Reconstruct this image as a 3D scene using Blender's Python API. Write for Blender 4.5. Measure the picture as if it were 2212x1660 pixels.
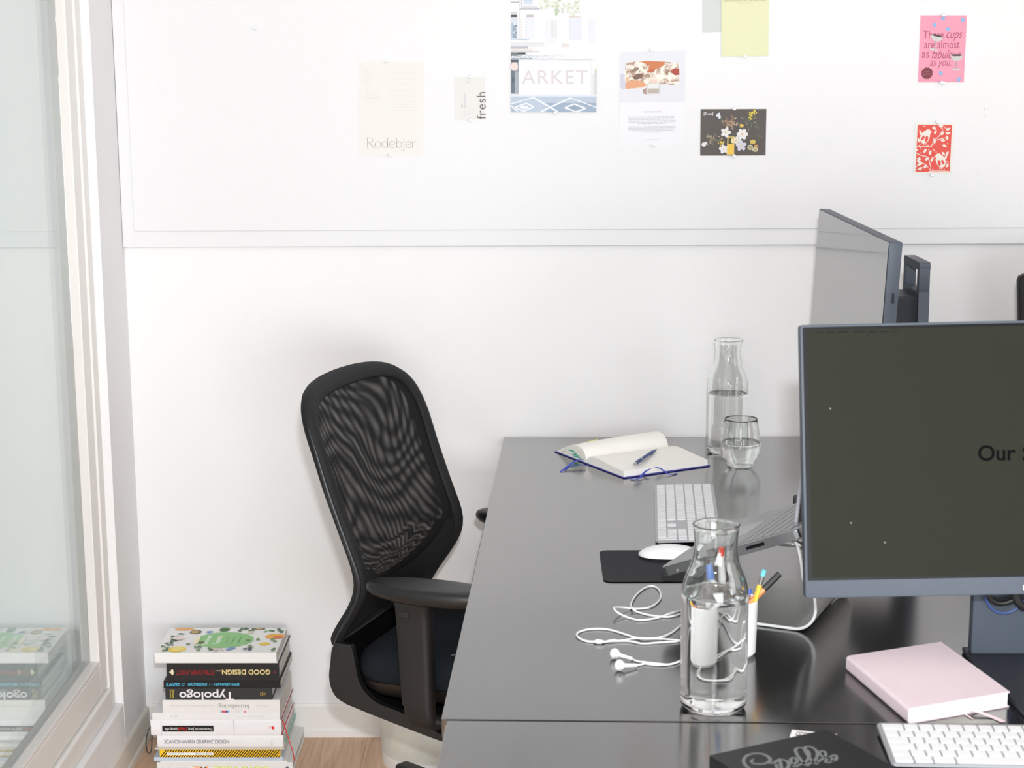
import bpy, bmesh, math, random
from mathutils import Vector, Matrix
random.seed(7)
PI = math.pi
for o in list(bpy.data.objects): bpy.data.objects.remove(o)
scene = bpy.context.scene
COL = scene.collection

# ------------------------------------------------------------------ camera
FPX, PITCH, YAW, ROLL, HC = 3643.27, 0.186334, 0.011574, -0.005127, 1.602
_f = Vector((-math.sin(YAW)*math.cos(PITCH), math.cos(YAW)*math.cos(PITCH), -math.sin(PITCH)))
_r = Vector((math.cos(YAW), math.sin(YAW), 0))
_u = _r.cross(_f)
CR = _r*math.cos(ROLL) + _u*math.sin(ROLL)
CU = -_r*math.sin(ROLL) + _u*math.cos(ROLL)
CP = Vector((0, 0, HC))
cd = bpy.data.cameras.new('camera'); cam = bpy.data.objects.new('camera', cd); COL.objects.link(cam)
cd.sensor_fit = 'HORIZONTAL'; cd.sensor_width = 36; cd.lens = FPX/2212*36
cd.clip_start = .05; cd.clip_end = 60
cam.matrix_world = Matrix(((CR.x, CU.x, -_f.x, CP.x), (CR.y, CU.y, -_f.y, CP.y), (CR.z, CU.z, -_f.z, CP.z), (0, 0, 0, 1)))
cd.dof.use_dof = True; cd.dof.focus_distance = 3.25; cd.dof.aperture_fstop = 9.0
scene.camera = cam
scene.view_settings.view_transform = 'Standard'
scene.view_settings.look = 'None'
scene.view_settings.gamma = 1
scene.view_settings.exposure = -0.37
scene.cycles.max_bounces = 14
scene.cycles.transparent_max_bounces = 24
scene.cycles.transmission_bounces = 14
scene.cycles.glossy_bounces = 6
scene.cycles.diffuse_bounces = 5

# ------------------------------------------------------------------ daylight outside, flash at the camera, added fill lights
world = bpy.data.worlds.new('world'); scene.world = world; world.use_nodes = True
wn = world.node_tree; bg = wn.nodes['Background']
bg.inputs['Color'].default_value = (.90, .97, .96, 1); bg.inputs['Strength'].default_value = .78

def area(name, loc, aim, sx, sy, power, color=(1, 1, 1), spread=PI):
    l = bpy.data.lights.new(name, 'AREA'); l.shape = 'RECTANGLE'; l.size = sx; l.size_y = sy
    l.energy = power; l.color = color; l.spread = spread
    o = bpy.data.objects.new(name, l); COL.objects.link(o); o.location = loc
    d = Vector(aim) - Vector(loc)
    o.rotation_euler = d.to_track_quat('-Z', 'Y').to_euler()
    return o
FLASH = area('camera_flash', (.04, -.02, HC + .21), (-.2, 3.3, .0), .07, .05, 63, (.95, .982, 1))
TOPFILL = area('ceiling_fill', (.9, -.2, 2.79), (.9, -.2, 0), 3.8, 3.6, 7, (.95, .975, 1))  # added overhead fill standing in for bounced light, not a fixture
REAR = area('rear_fill', (.6, -2.1, .82), (-.1, 3.5, .0), 2.5, 1.5, 190, (.925, .972, 1))  # unseen fill added behind the camera to lift the lower wall
SIDE = area('side_fill', (3.95, .9, 1.75), (-.94, 3.1, .9), 2.6, 1.5, 62, (.93, .972, 1))  # unseen fill added on the right to brighten the left wall

# ------------------------------------------------------------------ pixel -> world on a real plane
def ray(px, py): return _f + CR*((px-1106)/FPX) - CU*((py-830)/FPX)
def onz(px, py, z):
    d = ray(px, py); return CP + d*((z-HC)/d.z)
def ony(px, py, y):
    d = ray(px, py); return CP + d*(y/d.y)

# ------------------------------------------------------------------ materials
def lin(c):
    def f(v):
        v /= 255.0
        return v/12.92 if v <= .04045 else ((v+.055)/1.055)**2.4
    return (f(c[0]), f(c[1]), f(c[2]), 1)
MATS = {}
def mat(name, rgb, rough=.5, metal=0, spec=.5, var=.03, scale=40, bump=0, ior=1.5, coat=0):
    if name in MATS: return MATS[name]
    m = bpy.data.materials.new(name); m.use_nodes = True; nt = m.node_tree
    b = nt.nodes['Principled BSDF']; MATS[name] = m
    b.inputs['Roughness'].default_value = rough; b.inputs['Metallic'].default_value = metal
    b.inputs['Specular IOR Level'].default_value = spec; b.inputs['IOR'].default_value = ior
    b.inputs['Coat Weight'].default_value = coat
    c = lin(rgb)
    tc = nt.nodes.new('ShaderNodeTexCoord'); n = nt.nodes.new('ShaderNodeTexNoise')
    n.inputs['Scale'].default_value = scale; n.inputs['Detail'].default_value = 3
    nt.links.new(tc.outputs['Object'], n.inputs['Vector'])
    mx = nt.nodes.new('ShaderNodeMix'); mx.data_type = 'RGBA'
    mx.inputs[6].default_value = tuple(max(0, v*(1-var)) for v in c[:3])+(1,)
    mx.inputs[7].default_value = tuple(min(1, v*(1+var)) for v in c[:3])+(1,)
    nt.links.new(n.outputs['Fac'], mx.inputs[0]); nt.links.new(mx.outputs[2], b.inputs['Base Color'])
    if bump:
        bp = nt.nodes.new('ShaderNodeBump'); bp.inputs['Strength'].default_value = bump; bp.inputs['Distance'].default_value = .002
        nt.links.new(n.outputs['Fac'], bp.inputs['Height']); nt.links.new(bp.outputs[0], b.inputs['Normal'])
    return m
def P_(m): return m.node_tree.nodes['Principled BSDF']
M_wall = mat('white_plaster', (236, 236, 237), .9, spec=.2, var=.006, scale=9, bump=.05)
M_wallleft = mat('rough_white_plaster', (234, 234, 235), .8, spec=.25, var=.02, scale=110, bump=.8)
M_board = mat('white_board', (225, 226, 228), .6, spec=.3, var=.004, scale=5)
M_paint = mat('white_gloss_paint', (232, 230, 227), .4, spec=.4, var=.01, scale=15, bump=.05)
M_ceil = mat('ceiling_white', (225, 225, 225), .9)
M_black = mat('black_plastic', (26, 26, 27), .38, var=.05)
M_blackm = mat('matt_black_plastic', (22, 21, 21), .5, var=.05)
M_metal = mat('brushed_aluminium', (200, 200, 198), .35, metal=1, var=.03)
M_steelb = mat('black_steel', (24, 24, 28), .45, spec=.4)
M_white = mat('white_plastic', (240, 240, 240), .35, var=.01)
M_key = mat('white_key', (228, 229, 232), .45, var=.01)
M_alu2 = mat('silver_keyboard_case', (176, 179, 182), .4, metal=.3, var=.02)
M_paper = mat('white_paper', (238, 238, 237), .8, spec=.2, var=.01)
M_page = mat('cream_page', (250, 249, 243), .85, spec=.15, var=.01)
M_mon = mat('blue_grey_monitor_plastic', (76, 84, 95), .5, spec=.35, var=.06, scale=300, bump=.03)
M_mond = mat('dark_monitor_plastic', (44, 48, 55), .5, spec=.3)
M_bezel = mat('black_bezel', (12, 12, 15), .35, spec=.15)

def noderamp(nt, fac, stops):
    r = nt.nodes.new('ShaderNodeValToRGB'); e = r.color_ramp.elements
    while len(e) < len(stops): e.new(.5)
    for i, (p, c) in enumerate(stops): e[i].position = p; e[i].color = c
    nt.links.new(fac, r.inputs[0]); return r

# desk laminate: almost black, satin with faint long grain in the gloss
M_desk = mat('black_desk_laminate', (6, 6, 7), .2, spec=.5, ior=1.6, var=.2, scale=8, coat=1)
P_(M_desk).inputs['Coat IOR'].default_value = 1.68
P_(M_desk).inputs['Coat Roughness'].default_value = .16
def desk_nodes():
    nt = M_desk.node_tree; b = P_(M_desk)
    tc = nt.nodes.new('ShaderNodeTexCoord'); mp = nt.nodes.new('ShaderNodeMapping'); mp.inputs['Scale'].default_value = (2.5, 60, 60)
    n = nt.nodes.new('ShaderNodeTexNoise'); n.inputs['Scale'].default_value = 3; n.inputs['Detail'].default_value = 6
    nt.links.new(tc.outputs['Object'], mp.inputs[0]); nt.links.new(mp.outputs[0], n.inputs['Vector'])
    r = nt.nodes.new('ShaderNodeMapRange'); r.inputs['To Min'].default_value = .17; r.inputs['To Max'].default_value = .20
    nt.links.new(n.outputs['Fac'], r.inputs[0]); nt.links.new(r.outputs[0], b.inputs['Roughness'])
    bp = nt.nodes.new('ShaderNodeBump'); bp.inputs['Strength'].default_value = .008; bp.inputs['Distance'].default_value = .001
    nt.links.new(n.outputs['Fac'], bp.inputs['Height']); nt.links.new(bp.outputs[0], b.inputs['Normal'])
desk_nodes()

def wood_mat():
    m = mat('oak_floor', (178, 140, 110), .5, spec=.35, var=0)
    nt = m.node_tree; b = P_(m)
    tc = nt.nodes.new('ShaderNodeTexCoord'); mp = nt.nodes.new('ShaderNodeMapping'); mp.inputs['Scale'].default_value = (34, 2.6, 1)
    nt.links.new(tc.outputs['Object'], mp.inputs[0])
    n = nt.nodes.new('ShaderNodeTexNoise'); n.inputs['Scale'].default_value = 2.2; n.inputs['Detail'].default_value = 8; n.inputs['Distortion'].default_value = 1.1
    nt.links.new(mp.outputs[0], n.inputs['Vector'])
    r = noderamp(nt, n.outputs['Fac'], [(.25, lin((194, 156, 126))), (.5, lin((216, 181, 152))), (.75, lin((230, 198, 172)))])
    mp2 = nt.nodes.new('ShaderNodeMapping'); mp2.inputs['Scale'].default_value = (1, .35, 1)
    nt.links.new(tc.outputs['Object'], mp2.inputs[0])
    v = nt.nodes.new('ShaderNodeTexVoronoi'); v.inputs['Scale'].default_value = 14
    nt.links.new(mp2.outputs[0], v.inputs['Vector'])
    kr = noderamp(nt, v.outputs['Distance'], [(.035, (.25, .16, .12, 1)), (.075, (1, 1, 1, 1))])
    mx = nt.nodes.new('ShaderNodeMix'); mx.data_type = 'RGBA'; mx.blend_type = 'MULTIPLY'; mx.inputs[0].default_value = .75
    nt.links.new(r.outputs[0], mx.inputs[6]); nt.links.new(kr.outputs[0], mx.inputs[7])
    # plank joints
    br = nt.nodes.new('ShaderNodeTexBrick'); br.inputs['Scale'].default_value = 1; br.inputs['Brick Width'].default_value = 1.3; br.inputs['Row Height'].default_value = .19
    br.inputs['Mortar Size'].default_value = .0015; br.inputs['Color1'].default_value = (1, 1, 1, 1); br.inputs['Color2'].default_value = (.93, .93, .93, 1); br.inputs['Mortar'].default_value = (.80, .77, .74, 1)
    mp3 = nt.nodes.new('ShaderNodeMapping'); mp3.inputs['Rotation'].default_value = (0, 0, PI/2); mp3.inputs['Location'].default_value = (.07, 0.02, 0)
    nt.links.new(tc.outputs['Object'], mp3.inputs[0]); nt.links.new(mp3.outputs[0], br.inputs['Vector'])
    m2 = nt.nodes.new('ShaderNodeMix'); m2.data_type = 'RGBA'; m2.blend_type = 'MULTIPLY'; m2.inputs[0].default_value = 1
    nt.links.new(mx.outputs[2], m2.inputs[6]); nt.links.new(br.outputs['Color'], m2.inputs[7])
    nt.links.new(m2.outputs[2], b.inputs['Base Color'])
    return m
M_floor = wood_mat()

def glass_mat(name, ior, tint, rough=0):
    m = bpy.data.materials.new(name); m.use_nodes = True; nt = m.node_tree
    nt.nodes.remove(nt.nodes['Principled BSDF'])
    g = nt.nodes.new('ShaderNodeBsdfGlass'); g.inputs['IOR'].default_value = ior
    g.inputs['Color'].default_value = tint; g.inputs['Roughness'].default_value = rough
    nt.links.new(g.outputs[0], nt.nodes['Material Output'].inputs[0]); return m
M_glass = glass_mat('clear_glass', 1.5, (.985, .995, .99, 1))
M_pane = glass_mat('window_glass', 1.52, (.985, .995, .99, 1))
M_watertop = glass_mat('water_surface', 1.333, (1, 1, 1, 1))
M_waterin = glass_mat('water_against_glass', 1.333/1.5, (1, 1, 1, 1))
M_pin = mat('clear_pin_plastic', (232, 234, 238), .15, spec=.8, var=.01)

def knit_mat(name, pitch, hole, ang, warp=.012):
    """dark knit with real see-through holes, pattern fixed to the cloth"""
    m = mat(name, (30, 31, 32), .75, spec=.25, var=.1, scale=400)
    nt = m.node_tree; b = P_(m); out = nt.nodes['Material Output']
    tc = nt.nodes.new('ShaderNodeTexCoord'); mp = nt.nodes.new('ShaderNodeMapping')
    mp.inputs['Rotation'].default_value = (ang, 0, 0); s = 2*PI/pitch; mp.inputs['Scale'].default_value = (1, s, s)
    wz = nt.nodes.new('ShaderNodeTexNoise'); wz.inputs['Scale'].default_value = 3.5; wz.inputs['Detail'].default_value = 1; nt.links.new(tc.outputs['Object'], wz.inputs['Vector'])
    vm = nt.nodes.new('ShaderNodeVectorMath'); vm.operation = 'MULTIPLY_ADD'; vm.inputs[1].default_value = (warp, warp, warp); nt.links.new(wz.outputs['Color'], vm.inputs[0]); nt.links.new(tc.outputs['Object'], vm.inputs[2])
    nt.links.new(vm.outputs[0], mp.inputs[0]); sx = nt.nodes.new('ShaderNodeSeparateXYZ'); nt.links.new(mp.outputs[0], sx.inputs[0])
    outs = []
    for ax in ('Y', 'Z'):
        k = nt.nodes.new('ShaderNodeMath'); k.operation = 'SINE'; nt.links.new(sx.outputs[ax], k.inputs[0]); outs.append(k)
    mul = nt.nodes.new('ShaderNodeMath'); mul.operation = 'MULTIPLY'
    nt.links.new(outs[0].outputs[0], mul.inputs[0]); nt.links.new(outs[1].outputs[0], mul.inputs[1])
    g = nt.nodes.new('ShaderNodeMath'); g.operation = 'GREATER_THAN'; g.inputs[1].default_value = hole
    nt.links.new(mul.outputs[0], g.inputs[0])
    tr = nt.nodes.new('ShaderNodeBsdfTransparent'); mx = nt.nodes.new('ShaderNodeMixShader')
    nt.links.new(g.outputs[0], mx.inputs[0]); nt.links.new(b.outputs[0], mx.inputs[1]); nt.links.new(tr.outputs[0], mx.inputs[2])
    nt.links.new(mx.outputs[0], out.inputs[0]); return m
M_knit1 = knit_mat('black_mesh_knit_front', .0034, .36, 0.0, .01)
M_knit2 = knit_mat('black_mesh_knit_rear', .0035, .38, .05, .035)
M_knits = mat('black_knit_solid', (31, 32, 34), .7, spec=.3, var=.12, scale=500, bump=.4)
M_seat = mat('dark_blue_seat_fabric', (26, 31, 36), .9, spec=.15, var=.35, scale=900, bump=.5)

def basket_mat():
    m = mat('white_wire_mesh', (238, 237, 230), .5, var=.01)
    nt = m.node_tree; b = P_(m); out = nt.nodes['Material Output']
    tc = nt.nodes.new('ShaderNodeTexCoord'); s = nt.nodes.new('ShaderNodeSeparateXYZ'); nt.links.new(tc.outputs['Object'], s.inputs[0])
    at = nt.nodes.new('ShaderNodeMath'); at.operation = 'ARCTAN2'; nt.links.new(s.outputs['Y'], at.inputs[0]); nt.links.new(s.outputs['X'], at.inputs[1])
    def lincomb(a, bz):
        x = nt.nodes.new('ShaderNodeMath'); x.operation = 'MULTIPLY'; x.inputs[1].default_value = a; nt.links.new(at.outputs[0], x.inputs[0])
        z = nt.nodes.new('ShaderNodeMath'); z.operation = 'MULTIPLY_ADD'; z.inputs[1].default_value = bz; nt.links.new(s.outputs['Z'], z.inputs[0]); nt.links.new(x.outputs[0], z.inputs[2])
        q = nt.nodes.new('ShaderNodeMath'); q.operation = 'SINE'; nt.links.new(z.outputs[0], q.inputs[0]); return q
    a1 = lincomb(136, 2*PI/.0045*.8); a2 = lincomb(136, -2*PI/.0045*.8)
    mu = nt.nodes.new('ShaderNodeMath'); mu.operation = 'MULTIPLY'; nt.links.new(a1.outputs[0], mu.inputs[0]); nt.links.new(a2.outputs[0], mu.inputs[1])
    g = nt.nodes.new('ShaderNodeMath'); g.operation = 'GREATER_THAN'; g.inputs[1].default_value = .42; nt.links.new(mu.outputs[0], g.inputs[0])
    tr = nt.nodes.new('ShaderNodeBsdfTransparent'); mx = nt.nodes.new('ShaderNodeMixShader')
    nt.links.new(g.outputs[0], mx.inputs[0]); nt.links.new(b.outputs[0], mx.inputs[1]); nt.links.new(tr.outputs[0], mx.inputs[2])
    nt.links.new(mx.outputs[0], out.inputs[0]); return m
M_basket = basket_mat()

# ------------------------------------------------------------------ mesh helpers
def obj(name, bm, m=None, parent=None, smooth=False, loc=None, ang=35):
    bmesh.ops.recalc_face_normals(bm, faces=bm.faces) if smooth != 'keep' else None
    me = bpy.data.meshes.new(name); bm.to_mesh(me); bm.free()
    for mm in (m if isinstance(m, (list, tuple)) else [m]):
        if mm: me.materials.append(mm)
    if smooth:
        for p in me.polygons: p.use_smooth = True
        if smooth is True:
            try: me.set_sharp_from_angle(angle=math.radians(ang))
            except Exception: pass
    o = bpy.data.objects.new(name, me); COL.objects.link(o)
    if parent: o.parent = parent
    if loc: o.location = loc
    return o
def thing(name, label, cat, loc=(0, 0, 0), rz=0, group=None):
    o = bpy.data.objects.new(name, None); COL.objects.link(o); o.location = loc; o.rotation_euler = (0, 0, rz)
    o.empty_display_size = .05
    o['label'] = label; o['category'] = cat
    if group: o['group'] = group
    return o
def tag(o, label, cat, group=None):
    o['label'] = label; o['category'] = cat
    if group: o['group'] = group
    return o
def struct(o): o['kind'] = 'structure'; return o
def NB(): return bmesh.new()
def box(bm, x0, x1, y0, y1, z0, z1, bev=0, seg=2, mi=0, M=None):
    vs = [bm.verts.new((x, y, z)) for x in (x0, x1) for y in (y0, y1) for z in (z0, z1)]
    fs = [bm.faces.new([vs[i] for i in f]) for f in ((0, 1, 3, 2), (4, 6, 7, 5), (0, 4, 5, 1), (2, 3, 7, 6), (0, 2, 6, 4), (1, 5, 7, 3))]
    for f in fs: f.material_index = mi
    geo = vs
    if bev:
        es = list({e for f in fs for e in f.edges})
        r = bmesh.ops.bevel(bm, geom=es, offset=bev, segments=seg, affect='EDGES', profile=.5)
        geo = list({v for f in r['faces'] for v in f.verts} | {v for v in vs if v.is_valid})
        for f in r['faces']: f.material_index = mi
    if M: bmesh.ops.transform(bm, matrix=M, verts=geo)
    return geo
def prism(bm, pts, h0, h1, bev=0, seg=2, M=None, mi=0, bevall=True):
    """polygon in XY extruded from z=h0 to z=h1"""
    a = [bm.verts.new((p[0], p[1], h0)) for p in pts]; b = [bm.verts.new((p[0], p[1], h1)) for p in pts]
    n = len(pts); fs = [bm.faces.new(a[::-1]), bm.faces.new(b)]
    for i in range(n): fs.append(bm.faces.new((a[i], a[(i+1) % n], b[(i+1) % n], b[i])))
    for f in fs: f.material_index = mi
    geo = a+b
    if bev:
        es = list(set(fs[0].edges) | set(fs[1].edges)) if not bevall else list({e for f in fs for e in f.edges})
        r = bmesh.ops.bevel(bm, geom=es, offset=bev, segments=seg, affect='EDGES', profile=.5)
        geo = list({v for f in r['faces'] for v in f.verts} | {v for v in geo if v.is_valid})
        for f in r['faces']: f.material_index = mi
    if M: bmesh.ops.transform(bm, matrix=M, verts=geo)
    return geo
def rrect(x0, x1, y0, y1, r, n=5):
    out = []
    for cx, cy, a0 in ((x1-r, y1-r, 0), (x0+r, y1-r, PI/2), (x0+r, y0+r, PI), (x1-r, y0+r, 1.5*PI)):
        for i in range(n+1):
            a = a0+PI/2*i/n; out.append((cx+r*math.cos(a), cy+r*math.sin(a)))
    return out
def lathe(bm, prof, c=(0, 0, 0), n=48, mi=0, close=False):
    rings = []
    for r, z in prof:
        if r < 1e-6: rings.append([bm.verts.new((c[0], c[1], c[2]+z))])
        else: rings.append([bm.verts.new((c[0]+r*math.cos(2*PI*i/n), c[1]+r*math.sin(2*PI*i/n), c[2]+z)) for i in range(n)])
    for A, B in zip(rings, rings[1:]):
        for i in range(n):
            j = (i+1) % n
            if len(A) == 1 and len(B) == 1: continue
            if len(A) == 1: f = bm.faces.new((A[0], B[j], B[i]))
            elif len(B) == 1: f = bm.faces.new((A[i], A[j], B[0]))
            else: f = bm.faces.new((A[i], A[j], B[j], B[i]))
            f.material_index = mi
    return [v for R in rings for v in R]
def catmull(pts, k=8):
    P = [Vector(p) for p in pts]; P = [P[0]*2-P[1]]+P+[P[-1]*2-P[-2]]; out = []
    for i in range(1, len(P)-2):
        for j in range(k):
            t = j/k; a, b, c, d = P[i-1], P[i], P[i+1], P[i+2]
            out.append(.5*((2*b)+(c-a)*t+(2*a-5*b+4*c-d)*t*t+(3*b-a-3*c+d)*t**3))
    out.append(P[-2].copy()); return out
def tube(bm, pts, r, n=10, smoothk=0, cap=True, mi=0, flat=None, up=(0, 0, 1)):
    """sweep a circle (or flat ellipse) along pts; r may be a list"""
    P = catmull(pts, smoothk) if smoothk else [Vector(p) for p in pts]
    m = len(P); rings = []; ref = Vector(up)
    for i, p in enumerate(P):
        t = (P[min(i+1, m-1)]-P[max(i-1, 0)]).normalized()
        s = t.cross(ref)
        if s.length < 1e-4: s = t.cross(Vector((1, 0, 0)))
        s.normalize(); w = s.cross(t).normalized()
        if isinstance(r, (list, tuple)):
            q = i/(m-1)*(len(r)-1); k = min(int(q), len(r)-2); rr = r[k]+(r[k+1]-r[k])*(q-k)
        else: rr = r
        rv = flat if flat else rr
        rings.append([bm.verts.new(p+s*rr*math.cos(2*PI*j/n)+w*rv*math.sin(2*PI*j/n)) for j in range(n)])
    for A, B in zip(rings, rings[1:]):
        for j in range(n):
            k = (j+1) % n; f = bm.faces.new((A[j], A[k], B[k], B[j])); f.material_index = mi
    if cap: bm.faces.new(rings[0][::-1]).material_index = mi; bm.faces.new(rings[-1]).material_index = mi
def rings_loft(bm, rings, cap0=True, cap1=True, mi=0):
    R = [[bm.verts.new(p) for p in r] for r in rings]
    n = len(R[0])
    for A, B in zip(R, R[1:]):
        for j in range(n):
            k = (j+1) % n; bm.faces.new((A[j], A[k], B[k], B[j])).material_index = mi
    if cap0: bm.faces.new(R[0][::-1]).material_index = mi
    if cap1: bm.faces.new(R[-1]).material_index = mi

INKK = 1
# printed matter: shapes laid on a real surface ---------------------------------
_tcache = {}
def textfaces(body, offset=0.0, spacing=1.0):
    k = (body, offset, spacing)
    if k not in _tcache:
        c = bpy.data.curves.new('t', 'FONT'); c.body = body; c.size = 1; c.offset = offset; c.space_character = spacing
        c.resolution_u = 4; c.fill_mode = 'BOTH'
        o = bpy.data.objects.new('t', c); COL.objects.link(o)
        dg = bpy.context.evaluated_depsgraph_get(); me = bpy.data.meshes.new_from_object(o.evaluated_get(dg))
        vs = [v.co.copy() for v in me.vertices]; fs = [tuple(p.vertices) for p in me.polygons]
        bpy.data.objects.remove(o); bpy.data.curves.remove(c); bpy.data.meshes.remove(me)
        _tcache[k] = (vs, fs)
    return _tcache[k]
class Print:
    """flat print on a surface: origin o, unit axes u (right) v (up), n out of the surface"""
    def __init__(s, o, u, v, step=.00012):
        s.o = Vector(o); s.u = Vector(u).normalized(); s.v = Vector(v).normalized(); s.n = s.u.cross(s.v).normalized()
        s.bm = NB(); s.mats = []; s.step = step; s.lay = 1
    def mi(s, c, rough=.6):
        if isinstance(c, tuple) and INKK != 1: c = tuple(int(round(v*INKK)) for v in c)
        m = c if not isinstance(c, tuple) else mat('ink_%d_%d_%d' % c, c, rough, spec=.25, var=.02)
        if m not in s.mats: s.mats.append(m)
        return s.mats.index(m)
    def at(s, x, y): return s.o+s.u*x+s.v*y+s.n*(s.step*s.lay)
    def poly(s, pts, c):
        i = s.mi(c)
        f = s.bm.faces.new([s.bm.verts.new(s.at(*p)) for p in pts]); f.material_index = i; s.lay += .15
    def rect(s, x0, x1, y0, y1, c): s.poly([(x0, y0), (x1, y0), (x1, y1), (x0, y1)], c)
    def ell(s, x, y, a, b, c, rot=0, n=16):
        co, si = math.cos(rot), math.sin(rot)
        s.poly([(x+a*math.cos(t)*co-b*math.sin(t)*si, y+a*math.cos(t)*si+b*math.sin(t)*co) for t in [2*PI*k/n for k in range(n)]], c)
    def leaf(s, x, y, L, w, rot, c):
        co, si = math.cos(rot), math.sin(rot)
        s.poly([(x+a*co-b*si, y+a*si+b*co) for a, b in ((0, 0), (L*.3, w*.5), (L*.65, w*.42), (L, 0), (L*.65, -w*.42), (L*.3, -w*.5))], c)
    def stroke(s, pts, w, c, k=0):
        """polyline of width w (w may be a pair start,end or a list)"""
        if not k and len(pts) > 2 and not isinstance(w, (list, tuple)):
            for a_, c_ in zip(pts, pts[1:]): s.stroke([a_, c_], w, c)
            return
        P = [Vector((p[0], p[1], 0)) for p in pts]
        if k: P = catmull([(p.x, p.y, 0) for p in P], k)
        i = s.mi(c); m = len(P); prev = None
        for j, p in enumerate(P):
            t = (P[min(j+1, m-1)]-P[max(j-1, 0)]).normalized(); q = Vector((-t.y, t.x, 0))
            if isinstance(w, (list, tuple)):
                a = j/(m-1)*(len(w)-1); kk = min(int(a), len(w)-2); ww = w[kk]+(w[kk+1]-w[kk])*(a-kk)
            else: ww = w
            cur = (s.bm.verts.new(s.at(p.x+q.x*ww/2, p.y+q.y*ww/2)), s.bm.verts.new(s.at(p.x-q.x*ww/2, p.y-q.y*ww/2)))
            if prev: s.bm.faces.new((prev[0], prev[1], cur[1], cur[0])).material_index = i
            prev = cur
        s.lay += .15
    def text(s, body, x, y, w, h, c, off=0.0, shear=0, spacing=1.0, rot=0, flip=False):
        """fit the body into a w x h box whose lower left corner is x,y; rot turns it about that corner"""
        vs, fs = textfaces(body, off, spacing)
        x0 = min(v.x for v in vs); x1 = max(v.x for v in vs); y0 = min(v.y for v in vs); y1 = max(v.y for v in vs)
        kx = w/(x1-x0); ky = h/(y1-y0) if h else kx
        i = s.mi(c); co, si = math.cos(rot), math.sin(rot); V = []
        for v in vs:
            a = (v.x-x0)*kx; b = (v.y-y0)*ky; a += shear*b
            V.append(s.bm.verts.new(s.at(x+a*co-b*si, y+a*si+b*co)))
        for f in fs:
            try: s.bm.faces.new([V[k] for k in f]).material_index = i
            except ValueError: pass
        s.lay += .3
    def build(s, name, parent):
        o = obj(name, s.bm, s.mats, parent, smooth=False)
        return o

# ================================================================== THE ROOM
D = 3.876; XL = -.938; T = .7467
YJ = 3.662           # window jamb
b = NB(); box(b, -1.058, 4.0, -2.2, D+.1, -.05, 0); o = struct(obj('floor', b, M_floor))
b = NB(); box(b, -1.058, 4.0, -2.2, D+.1, 2.8, 2.9); struct(obj('ceiling', b, M_ceil))
b = NB(); box(b, -1.058, 4.0, D, D+.1, 0, 2.8); struct(obj('wall_back', b, M_wall))
b = NB(); box(b, 4.0, 4.1, -2.2, D+.1, 0, 2.8); struct(obj('wall_right', b, M_wall))
b = NB(); box(b, -1.058, 4.0, -2.3, -2.2, 0, 2.8); struct(obj('wall_front', b, M_wall))
b = NB()
box(b, XL-.12, XL, YJ, D, 0, 2.8)
box(b, XL-.12, XL, 1.2, YJ, 0, .168, bev=.004)
box(b, XL-.12, XL, 1.2, YJ, 2.35, 2.8)
box(b, XL-.12, XL, -2.2, 1.2, 0, 2.8)
struct(obj('wall_left', b, M_wallleft))
# boarding on the upper back wall
YB = D-.019
b = NB(); box(b, XL+.001, 3.99, YB, D-.0005, 1.197, 2.79, bev=.0015); struct(obj('trim_1', b, M_board))
YP = YB-.004
b = NB(); box(b, -.909, 3.97, YP, YB-.0002, 1.234, 2.78, bev=.0015); struct(obj('trim_2', b, M_board))
# small scuffs in the wallboard
bs = Print((0, YP-.0002, 0), (1, 0, 0), (0, 0, 1))
for px, py, a in ((2126, 236, 2), (2135, 237, 1.4), (2128, 250, 1.6), (2127, 254, 1.2), (2209, 213, 1.4), (2111, 379, 1.2), (2115, 393, 1), (2107, 273, .8)):
    p = ony(px, py, YP); bs.ell(p.x, p.z, a*.001, a*.0006, (190, 188, 186), rot=.7, n=7)
o = bs.build('trim_3', None); struct(o)

def baseprof(bm, along, sgn, base, a0, a1, h):
    # profile: upper board then a lower ridge
    pr = [(0, 0), (.011, 0), (.011, .016), (.007, .022), (.0065, h-.006), (.004, h), (0, h)]
    r0, r1 = [], []
    for d, z in pr:
        for R, a in ((r0, a0), (r1, a1)):
            R.append((a, base+sgn*d, z) if along == 'x' else (base+sgn*d, a, z))
    rings_loft(bm, [r0, r1])
b = NB(); baseprof(b, 'x', -1, D-.0003, XL+.012, 3.99, .084); struct(obj('baseboard_back', b, M_paint))
b = NB(); baseprof(b, 'y', 1, XL+.0003, -2.1, D-.001, .077); struct(obj('baseboard_left', b, mat('cream_gloss_paint', (222, 217, 208), .45, var=.02)))
# window -----------------------------------------------------------
win = bpy.data.objects.new('window_1', None); COL.objects.link(win); win['kind'] = 'structure'
win.location = (XL, YJ, .168)
def wp(name, bm, m, sm=False):
    o = obj(name, bm, m, None, sm); o.parent = win; o.matrix_parent_inverse = Matrix.Translation(win.location).inverted(); return o
XF, XS, XG = -.957, -.962, -.982
Y0 = 1.3
b = NB()
box(b, XL-.07, XF, YJ-.042, YJ-.0005, .169, 2.349, bev=.0012)      # upright by the jamb
box(b, XL-.07, -.952, Y0, YJ-.042, .169, .221, bev=.004)           # bottom rail
box(b, XL-.07, XF, Y0, YJ-.042, 2.31, 2.349, bev=.0012)
box(b, XL-.07, XF, 1.2005, Y0, .169, 2.349, bev=.0012)
wp('window_frame', b, M_paint)
b = NB()
box(b, XS-.045, XS, 3.563, 3.619, .224, 2.305, bev=.0018)
box(b, XS-.045, XS, Y0+.003, 3.563, .224, .294, bev=.0018)
box(b, XS-.045, XS-.0007, Y0+.003, 3.563, .2955, .305, bev=.0012)
box(b, XS-.045, XS, Y0+.003, 3.563, 2.24, 2.305, bev=.0018)
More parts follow.
